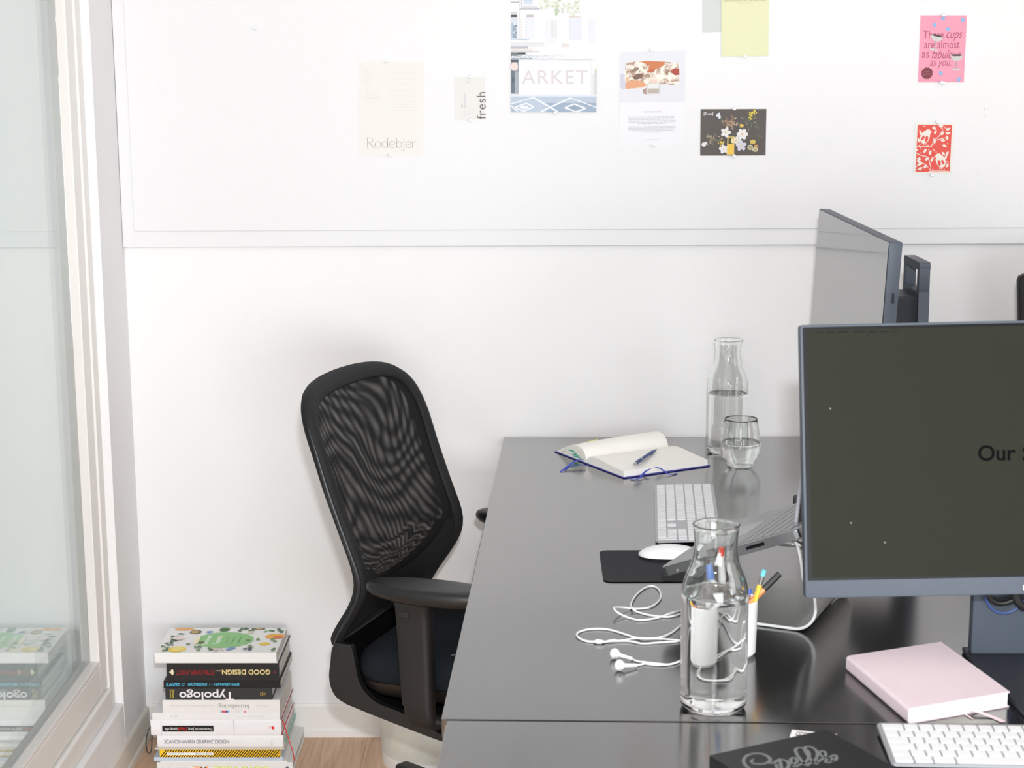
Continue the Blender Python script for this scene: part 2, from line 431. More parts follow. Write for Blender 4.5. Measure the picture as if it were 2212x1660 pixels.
box(b, XS-.045, XS, Y0+.003, Y0+.06, .305, 2.24, bev=.0018)
box(b, XG-.001, XS-.004, 3.5615, 3.563, .305, 2.24)
wp('window_sash', b, M_paint)
b = NB(); box(b, XG-.004, XG, Y0+.06, 3.5625, .3052, 2.24); wp('glass_pane', b, M_pane)
b = NB(); box(b, XG-.022, XG-.018, Y0+.06, 3.5625, .3052, 2.24); wp('glass_pane', b, M_pane)
b = NB()
box(b, XG-.0175, XG-.0045, 3.553, 3.5618, .306, 2.239)
box(b, XG-.0175, XG-.0045, Y0+.061, 3.553, .3055, .313)
for k in range(260):
    z = .318+k*.0074
    box(b, XG-.0062, XG-.0044, 3.5521, 3.5529, z, z+.0035)
wp('spacer_bar', b, mat('spacer_aluminium', (176, 184, 186), .45, metal=.5))
b = NB(); box(b, XL-.12, XL-.0705, Y0, YJ, .12, .169); box(b, XL-.03, XL-.001, YJ-.0004, YJ+.0, .17, .171)
wp('window_sill', b, M_paint)
# ================================================================== DESKS
AX = -.065; BX = -.121
def desk_top(name, pts, label):
    t = thing(name, label, 'desk', (sum(p[0] for p in pts)/4, sum(p[1] for p in pts)/4, 0))
    cx, cy = t.location.x, t.location.y
    b = NB(); prism(b, [(p[0]-cx, p[1]-cy) for p in pts], T-.026, T, bev=.0007, seg=1); obj('tabletop', b, M_desk, t)
    for p in pts:
        x = p[0]-cx; y = p[1]-cy; sx = -1 if x > 0 else 1; sy = -1 if y > 0 else 1
        b = NB(); x0 = x+sx*.02; y0 = y+sy*.02
        box(b, min(x0, x0+sx*.05), max(x0, x0+sx*.05), min(y0, y0+sy*.05), max(y0, y0+sy*.05), 0, T-.0265, bev=.002); obj('leg', b, M_steelb, t)
    xs = [p[0]-cx for p in pts]; ys = [p[1]-cy for p in pts]
    for yy in (min(ys)+.03, max(ys)-.06):
        b = NB(); box(b, min(xs)+.12, max(xs)-.09, yy, yy+.03, T-.07, T-.0268); obj('cross_rail', b, M_steelb, t)
    return t
desk_top('desk', [(BX, 2.1255), (1.50, 2.084), (1.50, 3.862), (AX, 3.862)], 'long black desk against the white wall with the open notebook and laptop on it')
desk_top('desk', [(-.1135, 2.1205), (-.142, 1.25), (1.50, 1.25), (1.50, 2.079)], 'nearer black desk beyond the seam line, holding the white compact keyboard and black box')

# ================================================================== OFFICE CHAIR
CH = thing('office_chair', 'black office chair with a tall see-through mesh back pushed up to the desk', 'chair', (-.205, 3.285, 0), math.radians(-20.3))
XP = [(.49, -.098), (.52, -.088), (.55, -.07), (.58, -.05), (.61, -.035), (.64, -.031), (.67, -.038), (.70, -.05), (.75, -.069), (.81, -.091), (.88, -.113), (.95, -.140), (1.02, -.172)]
def interp(tab, z):
    if z <= tab[0][0]: return tab[0][1]
    for (a, u), (b_, v) in zip(tab, tab[1:]):
        if z <= b_: return u+(v-u)*(z-a)/(b_-a)
    return tab[-1][1]
def xprof(z): return (interp(XP, z-.012)+interp(XP, z)+interp(XP, z+.012))/3
half = [(0, .488), (.08, .488), (.16, .489), (.205, .491), (.226, .505), (.234, .53), (.239, .56), (.246, .61), (.25, .66), (.25, .72), (.251, .78), (.2515, .84), (.2505, .88), (.2475, .912), (.239, .940), (.221, .964), (.192, .982), (.152, .993), (.105, .999), (.055, 1.002)]
outline = half + [(0, 1.003)] + [(-y, z) for y, z in half[:0:-1]]
ol = catmull([(y, z, 0) for y, z in outline+[outline[0]]], 3)[:-1]
ZC = .755
def back_pt(y, z, W=.25, push=0):
    x = xprof(z) - .030*(1-(min(abs(y)/W, 1))**2)
    return Vector((x+push, y, z))
def ring(sc, push, sq=1):
    out = []
    for p in ol:
        y = p.x; z = p.y
        oy = (abs(y)-sc) if abs(y) > sc else 0
        d = Vector((y, z-ZC)); L = d.length; k = (L-sc*(1 if True else 0))/L if L > sc else 0
        out.append(back_pt(y*k, ZC+(z-ZC)*k, push=push))
    return out
def bring(d, push, g):
    """inner edge of the border: g=0 plain inset ring, g=1 the window of the see-through mesh (its foot ends in a shallow V)"""
    out = []
    for p in ring(d*.82, 0):
        y, z = p.y, p.z; zf = .622+.030*(1-min(1, abs(y)/.2)**2)*-1 + .03*min(1, abs(y)/.2)**3
        zt = z if z > zf else z+(zf-z)*g
        yt = y*(1-.10*g*max(0, min(1, (.70-z)/.1)))
        out.append(back_pt(yt, zt, push=push))
    return out
b = NB()   # padded knit border wrapped round the frame (front, edge, rear)
front = [bring(.040, .003, g) for g in (1, .85, .7, .55, .4, .25, .12)]+[ring(.0328, .0035), ring(.028, .008), ring(.014, .008), ring(.004, .004)]
rear = [ring(0, -.004), ring(.003, -.014), ring(.012, -.020), ring(.028, -.021)]+[bring(.040, -.019, g) for g in (0, .25, .5, .75, 1)]
rings_loft(b, front+rear, False, False)
obj('back_border', b, M_knits, CH, True, ang=80)
def panel(name, m, push):
    b = NB(); base = bring(.036, push, .95); R = [[b.verts.new(p) for p in base]]
    zc = .79
    for f in (.9, .78, .64, .48, .3, .12):
        R.append([b.verts.new(back_pt(p.y*f, zc+(p.z-zc)*f, push=push)) for p in base])
    n = len(base)
    for A, B in zip(R, R[1:]):
        for j in range(n): b.faces.new((A[j], A[(j+1) % n], B[(j+1) % n], B[j]))
    c = b.verts.new(back_pt(0, zc, push=push))
    for j in range(n): b.faces.new((R[-1][j], R[-1][(j+1) % n], c))
    return obj(name, b, m, CH, 'all')
panel('mesh_panel', M_knit1, .001)
panel('rear_mesh_panel', M_knit2, -.017)
EW = [(.5, .222), (.52, .232), (.56, .240), (.61, .247), (.66, .2505), (.78, .2505), (.84, .2508), (.88, .2495), (.915, .245), (.935, .239)]
for s in (-1, 1):      # glossy edge piping down each side
    b = NB(); pts = [back_pt(s*interp(EW, z)*1.007, z, push=-.005) for z in [.5+.43*i/40 for i in range(41)]]
    tube(b, pts, [.003, .0042, .0042, .0042, .0015], n=10, up=(0, 1, 0))
    obj('edge_piping', b, mat('black_piping', (34, 36, 40), .35), CH, True)
# J-shaped plastic carrier at the foot of the back
outer = [(-.096, .513), (-.103, .498), (-.106, .475), (-.110, .445), (-.106, .420), (-.094, .402), (-.074, .392), (.03, .366), (.13, .3435), (.20, .332)]
inner = [(.20, .338), (.14, .352), (.07, .381), (.03, .394), (-.005, .402), (-.030, .418), (-.046, .442), (-.052, .47), (-.057, .498), (-.062, .513)]
b = NB()
Mx = Matrix(((1, 0, 0, 0), (0, 0, -1, .243), (0, 1, 0, 0), (0, 0, 0, 1)))
outer = [(q_.x, q_.y) for q_ in catmull([(a_, c_, 0) for a_, c_ in outer], 3)]; inner = [(q_.x, q_.y) for q_ in catmull([(a_, c_, 0) for a_, c_ in inner], 3)]
thin = []
for k_, (a_, c_) in enumerate(outer):
    tx = outer[min(k_+1, len(outer)-1)][0]-outer[max(k_-1, 0)][0]; tz = outer[min(k_+1, len(outer)-1)][1]-outer[max(k_-1, 0)][1]; l_ = math.hypot(tx, tz); thin.append((a_-tz/l_*.006, c_+tx/l_*.006))
prism(b, outer+thin[::-1], .01, .476, bev=.0015, seg=1, M=Mx, bevall=False)
for h0_, h1_ in ((0, .014), (.472, .486)): prism(b, outer+inner, h0_, h1_, bev=.003, seg=3, M=Mx, bevall=False)
for v in b.verts:
    if v.co.y > 0: v.co.y *= .84
obj('back_carrier', b, M_black, CH, True, ang=50)
# seat
def superring(x0, x1, hw, inset, z):
    return [(p[0], p[1], z) for p in rrect(x0+inset, x1-inset, -hw+inset, hw-inset, max(.012, .055-inset*.4), 8)]
b = NB(); rings_loft(b, [superring(-.062, .43, .240, i, z) for i, z in ((.12, .398), (.055, .401), (.022, .410), (.006, .425), (0, .4435))])
obj('seat_shell', b, mat('brown_black_plastic', (30, 25, 23), .42), CH, True, ang=60)
b = NB(); rings_loft(b, [superring(-.064, .432, .241, i, z) for i, z in ((.004, .444), (0, .456), (0, .474), (.006, .490), (.020, .501), (.045, .508), (.09, .512), (.15, .513))])
obj('seat', b, M_seat, CH, True, ang=70)
b = NB(); tube(b, [(.135, -.215, .5075), (.154, -.202, .5105), (.174, -.181, .5125), (.183, -.156, .5132), (.186, -.113, .5135), (.188, -.059, .5135), (.206, -.017, .5135), (.23, .05, .5135)], .0016, n=6, smoothk=4)
obj('seat_seam', b, mat('grey_piping', (70, 75, 80), .8), CH, True)
for s in (-1, 1):
    b = NB(); Yc = s*.272
    def padring(f, z, n=48):
        out = []
        for i in range(n):
            t = 2*PI*i/n; c, s_ = math.cos(t), math.sin(t)
            w = .045*(1-.25*max(0, -c))
            out.append((.118+.128*f*math.copysign(abs(c)**.8, c), Yc+w*f*math.copysign(abs(s_)**.85, s_), z))
        return out
    rings_loft(b, [padring(f, z) for f, z in ((.55, .628), (.80, .630), (.93, .635), (.995, .643), (1, .649), (.975, .656), (.9, .660), (.7, .662), (.4, .6625))])
    pad = obj('arm_pad', b, M_black, CH, True, ang=70)
    b = NB()
    secs = []
    for x, y, z, hx, hy in ((.088, Yc, .634, .040, .024), (.086, Yc, .615, .035, .020), (.087, Yc, .58, .034, .019), (.090, Yc, .50, .033, .019), (.093, Yc, .425, .031, .019), (.094, Yc, .4245, .029, .0175), (.096, Yc, .402, .029, .0175), (.100, Yc-s*.006, .386, .026, .019), (.108, Yc-s*.02, .376, .022, .018)):
        secs.append([(x+p[0], y+p[1], z) for p in rrect(-hx, hx, -hy, hy, min(hx, hy)*.65, 5)])
    rings_loft(b, secs)
    post = obj('arm_post', b, M_blackm, CH, True, ang=50)
    b = NB(); box(b, .062, .084, Yc-.0215*1 if s < 0 else Yc+.018, Yc-.018 if s < 0 else Yc+.0215, .598, .611, bev=.002); obj('height_button', b, M_black, post)
    b = NB(); tube(b, [(.112, Yc-s*.012, .392), (.15, Yc-s*.045, .378), (.175, Yc-s*.10, .364), (.18, s*.06, .355)], .0165, n=14, smoothk=5, flat=.013); obj('arm_bracket', b, M_blackm, CH, True)
b = NB(); box(b, .08, .30, -.075, .075, .325, .40, bev=.008); obj('tilt_mechanism', b, M_blackm, CH)
HX, HY = .15, .03
b = NB(); lathe(b, [(0, .10), (.026, .10), (.026, .2), (.018, .2), (.018, .33), (0, .33)], (HX, HY, 0), 24); obj('gas_column', b, M_steelb, CH, True)
b = NB(); lathe(b, [(0, .075), (.04, .075), (.042, .10), (.034, .118), (0, .12)], (HX, HY, 0), 24); obj('base_hub', b, M_blackm, CH, True)
a0 = math.atan2(.176-HY, -.161-HX); RL = math.hypot(.176-HY, -.161-HX)
for k in range(5):
    a = a0+k*2*PI/5; R = Matrix.Translation((HX, HY, 0)) @ Matrix.Rotation(a, 4, 'Z')
    b = NB()
    secs = []
    for x, z, hw, hh in ((.025, .095, .026, .017), (.12, .093, .021, .014), (.24, .088, .017, .0115), (.33, .084, .0175, .010), (RL-.008, .083, .017, .009), (RL-.001, .082, .010, .006)):
        secs.append([(x, p[0], z+p[1]) for p in rrect(-hw, hw, -hh, hh, hh*.8, 4)])
    rings_loft(b, secs); bmesh.ops.transform(b, matrix=R, verts=b.verts)
    leg = obj('leg', b, M_blackm, CH, True)
    b = NB()
    for yy in (-.02, .006):
        vs = lathe(b, [(0, 0), (.018, 0), (.0225, .004), (.0225, .010), (.018, .014), (0, .014)], n=22)
        bmesh.ops.transform(b, matrix=Matrix.Translation((RL-.03, yy+.0145, .0228)) @ Matrix.Rotation(PI/2, 4, 'X'), verts=vs)
    box(b, RL-.036, RL-.024, -.005, .005, .02, .074)
    bmesh.ops.transform(b, matrix=R, verts=b.verts)
    obj('caster', b, M_black, leg, True)

# ================================================================== WASTE BASKET
WB = thing('waste_basket', 'round white wire-mesh waste basket on the floor behind the office chair', 'basket', (-.240, 3.738, 0))
b = NB(); lathe(b, [(.1135, .030), (.1165, .08), (.119, .13), (.122, .185), (.125, .245)], n=96); obj('mesh_wall', b, M_basket, WB, 'all')
b = NB(); lathe(b, [(0, .003), (.108, .003), (.1125, 0), (.1128, .004), (.1142, .031), (.1128, .031), (.110, .008), (0, .008)], n=72); obj('base', b, M_white, WB, True)
b = NB(); lathe(b, [(.1235, .243), (.1275, .243), (.1285, .247), (.1275, .251), (.1235, .251), (.1235, .243)], n=72); obj('rim', b, M_white, WB, True)
def crumple(name, label, loc, r, m, group=None):
    b = NB(); bmesh.ops.create_icosphere(b, subdivisions=3, radius=r)
    for v in b.verts: v.co *= 1+random.uniform(-.16, .12)
    o = obj(name, b, m, None, False, loc); tag(o, label, 'waste paper', group); return o
M_pyel = mat('yellow_paper', (246, 243, 200), .8)
lp = WB.location
crumple('paper_ball', 'crumpled yellow paper ball low at the left in the mesh waste basket', (lp.x-.055, lp.y-.035, .050), .036, M_pyel)
crumple('paper_ball', 'crumpled yellow paper ball in the middle of the mesh waste basket', (lp.x+.02, lp.y-.05, .049), .035, M_pyel)
crumple('paper_ball', 'crumpled white paper ball at the right in the mesh waste basket', (lp.x+.062, lp.y+.015, .055), .040, M_paper)
crumple('paper_ball', 'crumpled white paper ball resting on top in the mesh waste basket', (lp.x+.02, lp.y-.015, .118), .045, M_paper)
crumple('paper_ball', 'crumpled white paper ball at the back of the mesh waste basket', (lp.x-.045, lp.y+.052, .055), .042, M_paper)

# ================================================================== BOOK STACK
YF = 3.655
GB = 'books stacked on the floor by the window'
def cx(px, y=YF): return ony(px, 1540, y).x
def cz(py): return ony(470, py, YF).z
M_pg = mat('book_page_edges', (214, 212, 206), .85, spec=.1, var=.10, scale=420)
def book(label, xl, xr, ytop, ybot, depth, cover, yoff=0, hard=True, round_=0, pages=M_pg, z=None, name='book', edgecol=None, rz=0):
    z1, z0 = z if z else (cz(ytop), cz(ybot))
    yf = YF+yoff; x0, x1 = cx(xl, yf), cx(xr, yf); w = x1-x0; h = z1-z0; tk = .0022 if hard else .0006
    t = thing(name, label, 'book', (x0, yf, z0), rz, GB)
    mc = mat('cover_%d_%d_%d' % cover, cover, .4, spec=.35, var=.03)
    b = NB()
    if h > .012 and round_:
        # rounded spine
        n = 8; r0, r1 = [], []
        prof = []
        for i in range(n+1):
            a = -PI/2+PI*i/n; prof.append((-(round_)*math.cos(a), h/2+h/2*math.sin(a)))
        out = prof+[(.006, h), (.006, 0)]
        rings_loft(b, [[(0, q[0]+round_, q[1]) for q in out], [(w, q[0]+round_, q[1]) for q in out]])
        ys = round_
    else:
        box(b, 0, w, 0, tk*1.4, 0, h, bev=min(tk*.4, h*.2), seg=1); ys = tk
    box(b, 0, w, ys*.8, depth, 0, tk, bev=tk*.3, seg=1); box(b, 0, w, ys*.8, depth, h-tk, h, bev=tk*.3, seg=1)
    obj('cover', b, mc, t, False)
    b = NB(); g = .003 if hard else .0003
    box(b, g, w-g, tk*1.4+round_*.6, depth-g, tk, h-tk); obj('pages', b, pages, t)
    t['w'] = w
    return t, w, h
def spineprint(w, h, flip): # frame on the spine; flip = text upside down
    return Print((w, -.0002, h), (-1, 0, 0), (0, 0, -1)) if flip else Print((0, -.0002, 0), (1, 0, 0), (0, 0, 1))
zbase = cz(1648)
# bottom to top
t, w, h = book('thick pale grey book lettered SURPRISE ME, at the bottom of the stack', 333, 629, 0, 0, .2205, (228, 230, 228), z=(zbase, 0), hard=True)
p = spineprint(w, h, True); k = w/297
p.text('SURPRISE', k*(629-576), h*.36, k*(576-455), h*.58, (212, 228, 90), off=.02); p.text('ME', k*(629-443), h*.36, k*33, h*.58, (246, 160, 84), off=.02)
p.ell(k*14, h*.62, .003, .005, (90, 95, 100), n=9); p.ell(k*11, h*.5, .002, .004, (90, 95, 100), n=9)
for xx in (225, 240, 262, 275): p.rect(k*(xx+8), k*(xx+10), h*.45, h*.8, (205, 205, 205))
p.build('spine_lettering', t)
t, w, h = book('thin white booklet just above the bottom book of the stack', 341, 617, 1645, 1648, .205, (236, 236, 236), hard=False)
t, w, h = book('thin light blue paperback low in the stack', 328, 607, 1636.5, 1645, .20, (196, 210, 228), hard=False, rz=.01)
p = spineprint(w, h, True); p.text('FLUX MAGAZINE  ED 1979', w*.03, h*.2, w*.17, h*.45, (160, 170, 185)); p.build('spine_lettering', t)
t, w, h = book('yellow and black diagonally striped paperback low in the stack', 341, 603, 1620, 1636.5, .185, (205, 206, 205), hard=False)
p = Print((0, -.0002, 0), (1, 0, 0), (0, 0, 1))
p.rect(0, w, 0, h, (250, 200, 40))
nst = 46
for i in range(nst):
    a = i*w/nst; s = w/nst*.5; pts = [(a, 0), (a+s, 0), (a+s+h*.8, h), (a+h*.8, h)]
    pts = [(min(max(x, 0), w), y) for x, y in pts]
    if pts[2][0]-pts[3][0] < 1e-5: pts = pts[:2]+[(w, h*min(1, (w-a)/(h*.8)))]
    if pts[1][0]-pts[0][0] < 1e-5: continue
    p.poly(pts, (40, 34, 28))
p.rect(w*.06, w*.445, h*.30, h*.64, (240, 239, 234)); p.text('Type, volume 1   2011-2021', w*.075, h*.38, w*.12, h*.22, (120, 115, 110)); p.text('Back to Back', w*.30, h*.38, w*.13, h*.22, (120, 115, 110))
p.build('spine_lettering', t)
t, w, h = book('thin cream card cover book under the white graphic design book', 330, 612, 1617, 1620, .195, (214, 204, 186), hard=False)
t, w, h = book('white hardback lettered SCANDINAVIAN GRAPHIC DESIGN', 337, 610, 1590, 1617, .205, (236, 236, 238), hard=True, round_=.004)
p = Print((0, -.0005, 0), (1, 0, 0), (0, 0, 1)); p.text('SCANDINAVIAN GRAPHIC DESIGN', w*.055, h*.38, w*.515, h*.30, (95, 88, 96)); p.text('NORDIC', w*.915, h*.2, h*.5, h*.12, (200, 200, 205), rot=PI/2); p.build('spine_lettering', t)
b = NB(); box(b, w-.0005, w+.0012, .03, .203, .0015, .0042); obj('green_edge', b, mat('mint_green_card', (110, 200, 180), .6), t)
t, w, h = book('thick white hardback with a black label and red page markers', 324, 606, 1556, 1590, .200, (238, 238, 241), hard=True, round_=.003)
p = spineprint(w, h, True); p.o = Vector((w, -.0004, h)); k = w/282
p.rect(k*(606-460), k*(606-349), h*.36, h*.74, (30, 30, 32)); p.text('Forssman de Jong', k*(606-457), h*.47, k*52, h*.20, (240, 240, 240)); p.text('Detail', k*(606-402), h*.47, k*18, h*.20, (225, 50, 45)); p.text('typografie', k*(606-383.5), h*.47, k*29, h*.20, (240, 240, 240))
p.rect(k*(606-504.5), k*(606-503.8), 0, h, (150, 150, 155)); p.rect(k*(606-347), k*(606-346.4), 0, h, (150, 150, 155))
p.ell(k*17.5, h*.5, k*3.2, h*.1, (228, 58, 46), rot=.5); p.stroke([(k*21, h*.45), (k*24, h*.4), (k*26, h*.5), (k*24, h*.55)], .0006, (228, 58, 46), k=3)
p.build('spine_lettering', t)
b = NB(); box(b, w-.0006, w+.001, .004, .199, 0, .0022); box(b, w-.0006, w+.001, .004, .199, h-.002, h); obj('red_board_edge', b, mat('crimson_board', (176, 40, 62), .6), t)
b = NB(); tube(b, [(w+.001, .02, h*.75), (w+.008, .004, h*.55), (w+.014, -.002, h*.1), (w+.021, -.004, -h*.5), (w+.026, -.004, -h*1.0), (w+.029, -.004, -h*1.55)], [.0014, .0012, .0012, .0012, .0024, .0045], n=8, smoothk=4, flat=.001)
obj('ribbon_marker', b, mat('red_ribbon', (235, 50, 45), .6), t, True)
b = NB(); tube(b, [(-.0005, .02, h*.55), (-.008, .008, h*.2), (-.0125, .003, -h*.3), (-.012, .002, -h*.9), (-.007, .001, -h*1.12), (-.002, .004, -h*.95), (-.001, .012, -h*.3), (-.001, .02, h*.2)], .0012, n=7, smoothk=5)
obj('elastic_loop', b, M_blackm, t, True)
t, w, h = book('slim white paperback between the thick label book and the Introducing book', 328, 604, 1541, 1556, .198, (236, 236, 238), hard=False)
p = spineprint(w, h, True); p.text('TOKYO  JULY 2016  NO 12', w*.12, h*.35, w*.2, h*.25, (205, 205, 208)); p.text('DE SK', w*.80, h*.3, w*.06, h*.3, (205, 205, 208)); p.build('spine_lettering', t)
t, w, h = book('white paperback lettered Introducing upside down on its spine', 352, 605, 1513, 1541, .1925, (234, 233, 231), hard=False)
p = spineprint(w, h, True); k = w/253
p.text('Introducing:', k*(605-538), h*.25, k*67, h*.42, (112, 106, 112), off=-.012); p.text('Visual Identities for Small Businesses', k*(605-463), h*.38, k*94, h*.17, (200, 196, 196), off=-.01); p.text('Gestalten', k*(605-580), h*.40, k*25, h*.18, (214, 206, 196))
for i, c in enumerate(((150, 190, 230), (60, 70, 150), (230, 90, 110), (230, 60, 70), (140, 190, 230))): p.rect(k*(605-496+i*4), k*(605-496+i*4+4), h*.8, h*.97, c)
p.stroke([(k*(605-522), h*.8), (k*(605-515), h*.95), (k*(605-508), h*.8)], .0005, (150, 190, 230)); p.rect(k*(605-531), k*(605-528), h*.82, h*.97, (235, 100, 120))
p.build('spine_lettering', t)
t, w, h = book('charcoal book lettered Typologo upside down on its spine', 359, 589, 1487, 1513, .182, (52, 53, 56), hard=True)
p = spineprint(w, h, True); k = w/230
p.text('Typologo', k*(589-507), h*.10, k*118, h*.90, (238, 236, 240), off=.018)
p.text('Michael', k*(589-374), h*.14, h*.7, k*4.5, (236, 216, 70), rot=PI/2); p.text('Evamy', k*(589-368), h*.14, h*.7, k*4.5, (236, 216, 70), rot=PI/2)
p.stroke([(k*14, h*.4), (k*17, h*.6), (k*20, h*.4), (k*22, h*.65), (k*25, h*.55), (k*23, h*.35), (k*18, h*.5)], .0008, (236, 200, 80), k=4)
p.build('spine_lettering', t)
t, w, h = book('thin black book with light blue lettering SLANTED 13', 356, 608, 1472, 1487, .190, (28, 28, 30), hard=False)
p = Print((0, -.0002, 0), (1, 0, 0), (0, 0, 1)); p.text('SLANTED 13', w*.02, h*.26, w*.155, h*.48, (92, 200, 235), off=.02, shear=.2); p.text('GROTESQUE  1 - HUMANIST SANS', w*.205, h*.26, w*.44, h*.48, (92, 200, 235), off=.02, shear=.2); p.build('spine_lettering', t)
t, w, h = book('thick black book lettered GOOD DESIGN in gold upside down', 364, 606, 1433.5, 1472, .192, (38, 37, 39), hard=True)
p = spineprint(w, h, True); k = w/242
p.text('GOOD DESIGN', k*(606-587), h*.36, k*104, h*.28, (236, 214, 150), off=.022); p.text('...', k*(606-480), h*.40, k*11, h*.05, (236, 214, 150)); p.text('STRICHPUNKT', k*(606-466), h*.38, k*82, h*.26, (150, 32, 34), off=.015)
p.ell(k*10, h*.5, k*1.8, k*1.8, (170, 40, 40)); p.ell(k*(606-376), h*.5, k*3.2, h*.17, (236, 226, 190)); p.rect(k*(606-374), k*(606-370), h*.46, h*.54, (236, 226, 190))
p.build('spine_lettering', t)
t, w, h = book('white catalogue lying directly under the fruit patterned cookbook', 341, 603, 1431, 1433.5, .176, (226, 225, 222), hard=False)
# top cookbook
t, w, h = book('white cookbook with green oval and painted fruit on its cover, topmost of the stack', 339.5, 601, 1411, 1431, .1735, (240, 240, 239), hard=False)
p = Print((0, 0, h+.0003), (1, 0, 0), (0, 1, 0), step=.0001); dd = .1735
GR = (140, 190, 130); LG = (128, 152, 110); DG = (92, 118, 90)
p.ell(w*.52, dd*.50, w*.245, dd*.315, (150, 203, 141), n=40)
p.text('Geltinger', w*.405, dd*.30, dd*.40, w*.05, (236, 244, 230), off=.02, rot=PI/2); p.text('Tassetti', w*.49, dd*.33, dd*.34, w*.05, (236, 244, 230), off=.02, rot=PI/2)
for i, s in enumerate(('Stark Shift', 'Leibgericht', 'Gemuse Kraut')): p.text(s, w*(.555+i*.05), dd*.36, dd*.26, w*.022, (110, 150, 104), rot=PI/2)
p.ell(w*.10+w*.03, dd*.94, w*.085, dd*.055, (240, 176, 116)); p.ell(w*.24, dd*.82, w*.05, dd*.085, (110, 90, 90)); p.ell(w*.235, dd*.82, w*.035, dd*.06, (196, 170, 110))
p.ell(w*.17, dd*.13, w*.075, dd*.11, (244, 216, 90), n=20); p.ell(w*.17, dd*.15, w*.05, dd*.07, (250, 232, 140))
p.ell(w*.93, dd*.64, w*.085, dd*.105, (240, 180, 90)); p.ell(w*.96, dd*.60, w*.045, dd*.06, (226, 130, 84))
p.ell(w*.475, dd*.92, w*.045, dd*.085, (84, 124, 76)); p.ell(w*.77, dd*.955, w*.05, dd*.04, (110, 80, 84)); p.ell(w*.765, dd*.955, w*.035, dd*.025, (206, 186, 120))
p.ell(w*.87, dd*.34, w*.045, dd*.06, (244, 206, 80)); p.ell(w*.395*.86, dd*.39, w*.025, dd*.045, (120, 96, 84))
for x, y in ((.36, .82), (.62, .17), (.60, .13)): 
    for a in range(7): p.leaf(w*x, dd*y, w*.035, dd*.03, a*PI*2/7, (130, 160, 205))
for x, y, a, c in ((.05, .62, .2, DG), (.13, .64, 2.9, DG), (.14, .74, 3.0, DG), (.07, .5, .8, DG), (.12, .46, 2.5, DG), (.07, .42, .4, DG), (.05, .33, 1.2, DG), (.1, .34, 2, DG), (.1, .3, 3.4, DG), (.05, .06, .3, LG), (.07, .15, .9, LG), (.09, .06, 1.6, DG),
                   (.02, .22, .4, LG), (.6, .93, .1, DG), (.64, .9, 1, DG), (.67, .95, 2.6, DG), (.7, .92, .2, DG), (.62, .84, 2.2, DG), (.72, .86, 3, DG), (.85, .85, .4, GR), (.83, .80, 1.4, GR), (.9, .84, 2.4, DG), (.93, .9, 1.2, DG), (.97, .86, 3.1, DG), (.95, .8, .1, DG),
                   (.78, .50, -.1, LG), (.7, .47, .1, LG), (.93, .42, .2, LG), (.9, .5, -.3, LG), (.97, .10, 1.6, DG), (.95, .06, .6, LG), (.74, .24, -.1, LG), (.78, .20, 3.0, LG), (.3, .18, .5, LG), (.33, .1, -.4, LG), (.36, .2, 2.6, DG), (.42, .12, .4, LG), (.45, .06, 1.2, DG), (.72, .10, .9, (90, 84, 110)), (.78, .08, 2.2, (90, 84, 110)), (.75, .14, -.4, (90, 84, 110)), (.22, .30, .4, LG)):
    p.leaf(w*x, dd*y, w*.045, dd*.05, a, c); p.leaf(w*x+.003, dd*y+.002, w*.03, dd*.035, a+1.3, c)
for i in range(9):
    a = i*.35-.2; p.stroke([(w*.5, dd*.02), (w*(.5+.055*math.cos(a)), dd*(.02+.14*abs(math.sin(a))+.02))], .0006, (160, 140, 100)); p.ell(w*(.5+.055*math.cos(a)), dd*(.04+.14*abs(math.sin(a))), .0016, .0018, (196, 166, 110), n=7)
p.ell(w*.13, dd*.55, w*.05, dd*.08, (244, 226, 224)); p.ell(w*.295, dd*.45, w*.022, dd*.16, (248, 240, 205)); p.ell(w*.71, dd*.79, w*.03, dd*.03, (230, 224, 190))
p.build('cover_art', t)

# ================================================================== PAPERS ON THE WALL
YW = YP-.0008
INKK = .95   # papers and their inks are a shade duller than fresh white paint
def sheet(name, label, cat, corners, color, rough=.6, group='papers pinned to the wall'):
    color = tuple(int(round(v*INKK)) for v in color)
    P4 = [ony(x, y, YW) for x, y in corners]
    c = sum(P4, Vector())/4
    b = NB(); a = [b.verts.new(p-c) for p in P4]; d = [b.verts.new(p-c+Vector((0, .0005, 0))) for p in P4]
    b.faces.new(a); b.faces.new(d[::-1])
    for i in range(4): b.faces.new((a[i], d[i], d[(i+1) % 4], a[(i+1) % 4]))
    t = thing(name, label, cat, c, 0, group)
    obj('paper', b, mat('sheet_%d_%d_%d' % color, color, rough, spec=.3, var=.006), t)
    TL, TR, BR, BL = P4; u = (BR-BL).normalized(); w = (BR-BL).length; h = (TL-BL).length
    v = (TL-BL).normalized(); 
    pr = Print(BL-c+Vector((0, -.0002, 0)), u, v-u*v.dot(u)); pr.n = Vector((0, -1, 0))
    return t, pr, w, h
def K(pr, w, h, x0, x1, y0, y1):
    """pixel box -> local metres helper: returns functions X(px), Y(py)"""
    return (lambda px: (px-x0)/(x1-x0)*w), (lambda py: (y1-py)/(y1-y0)*h)
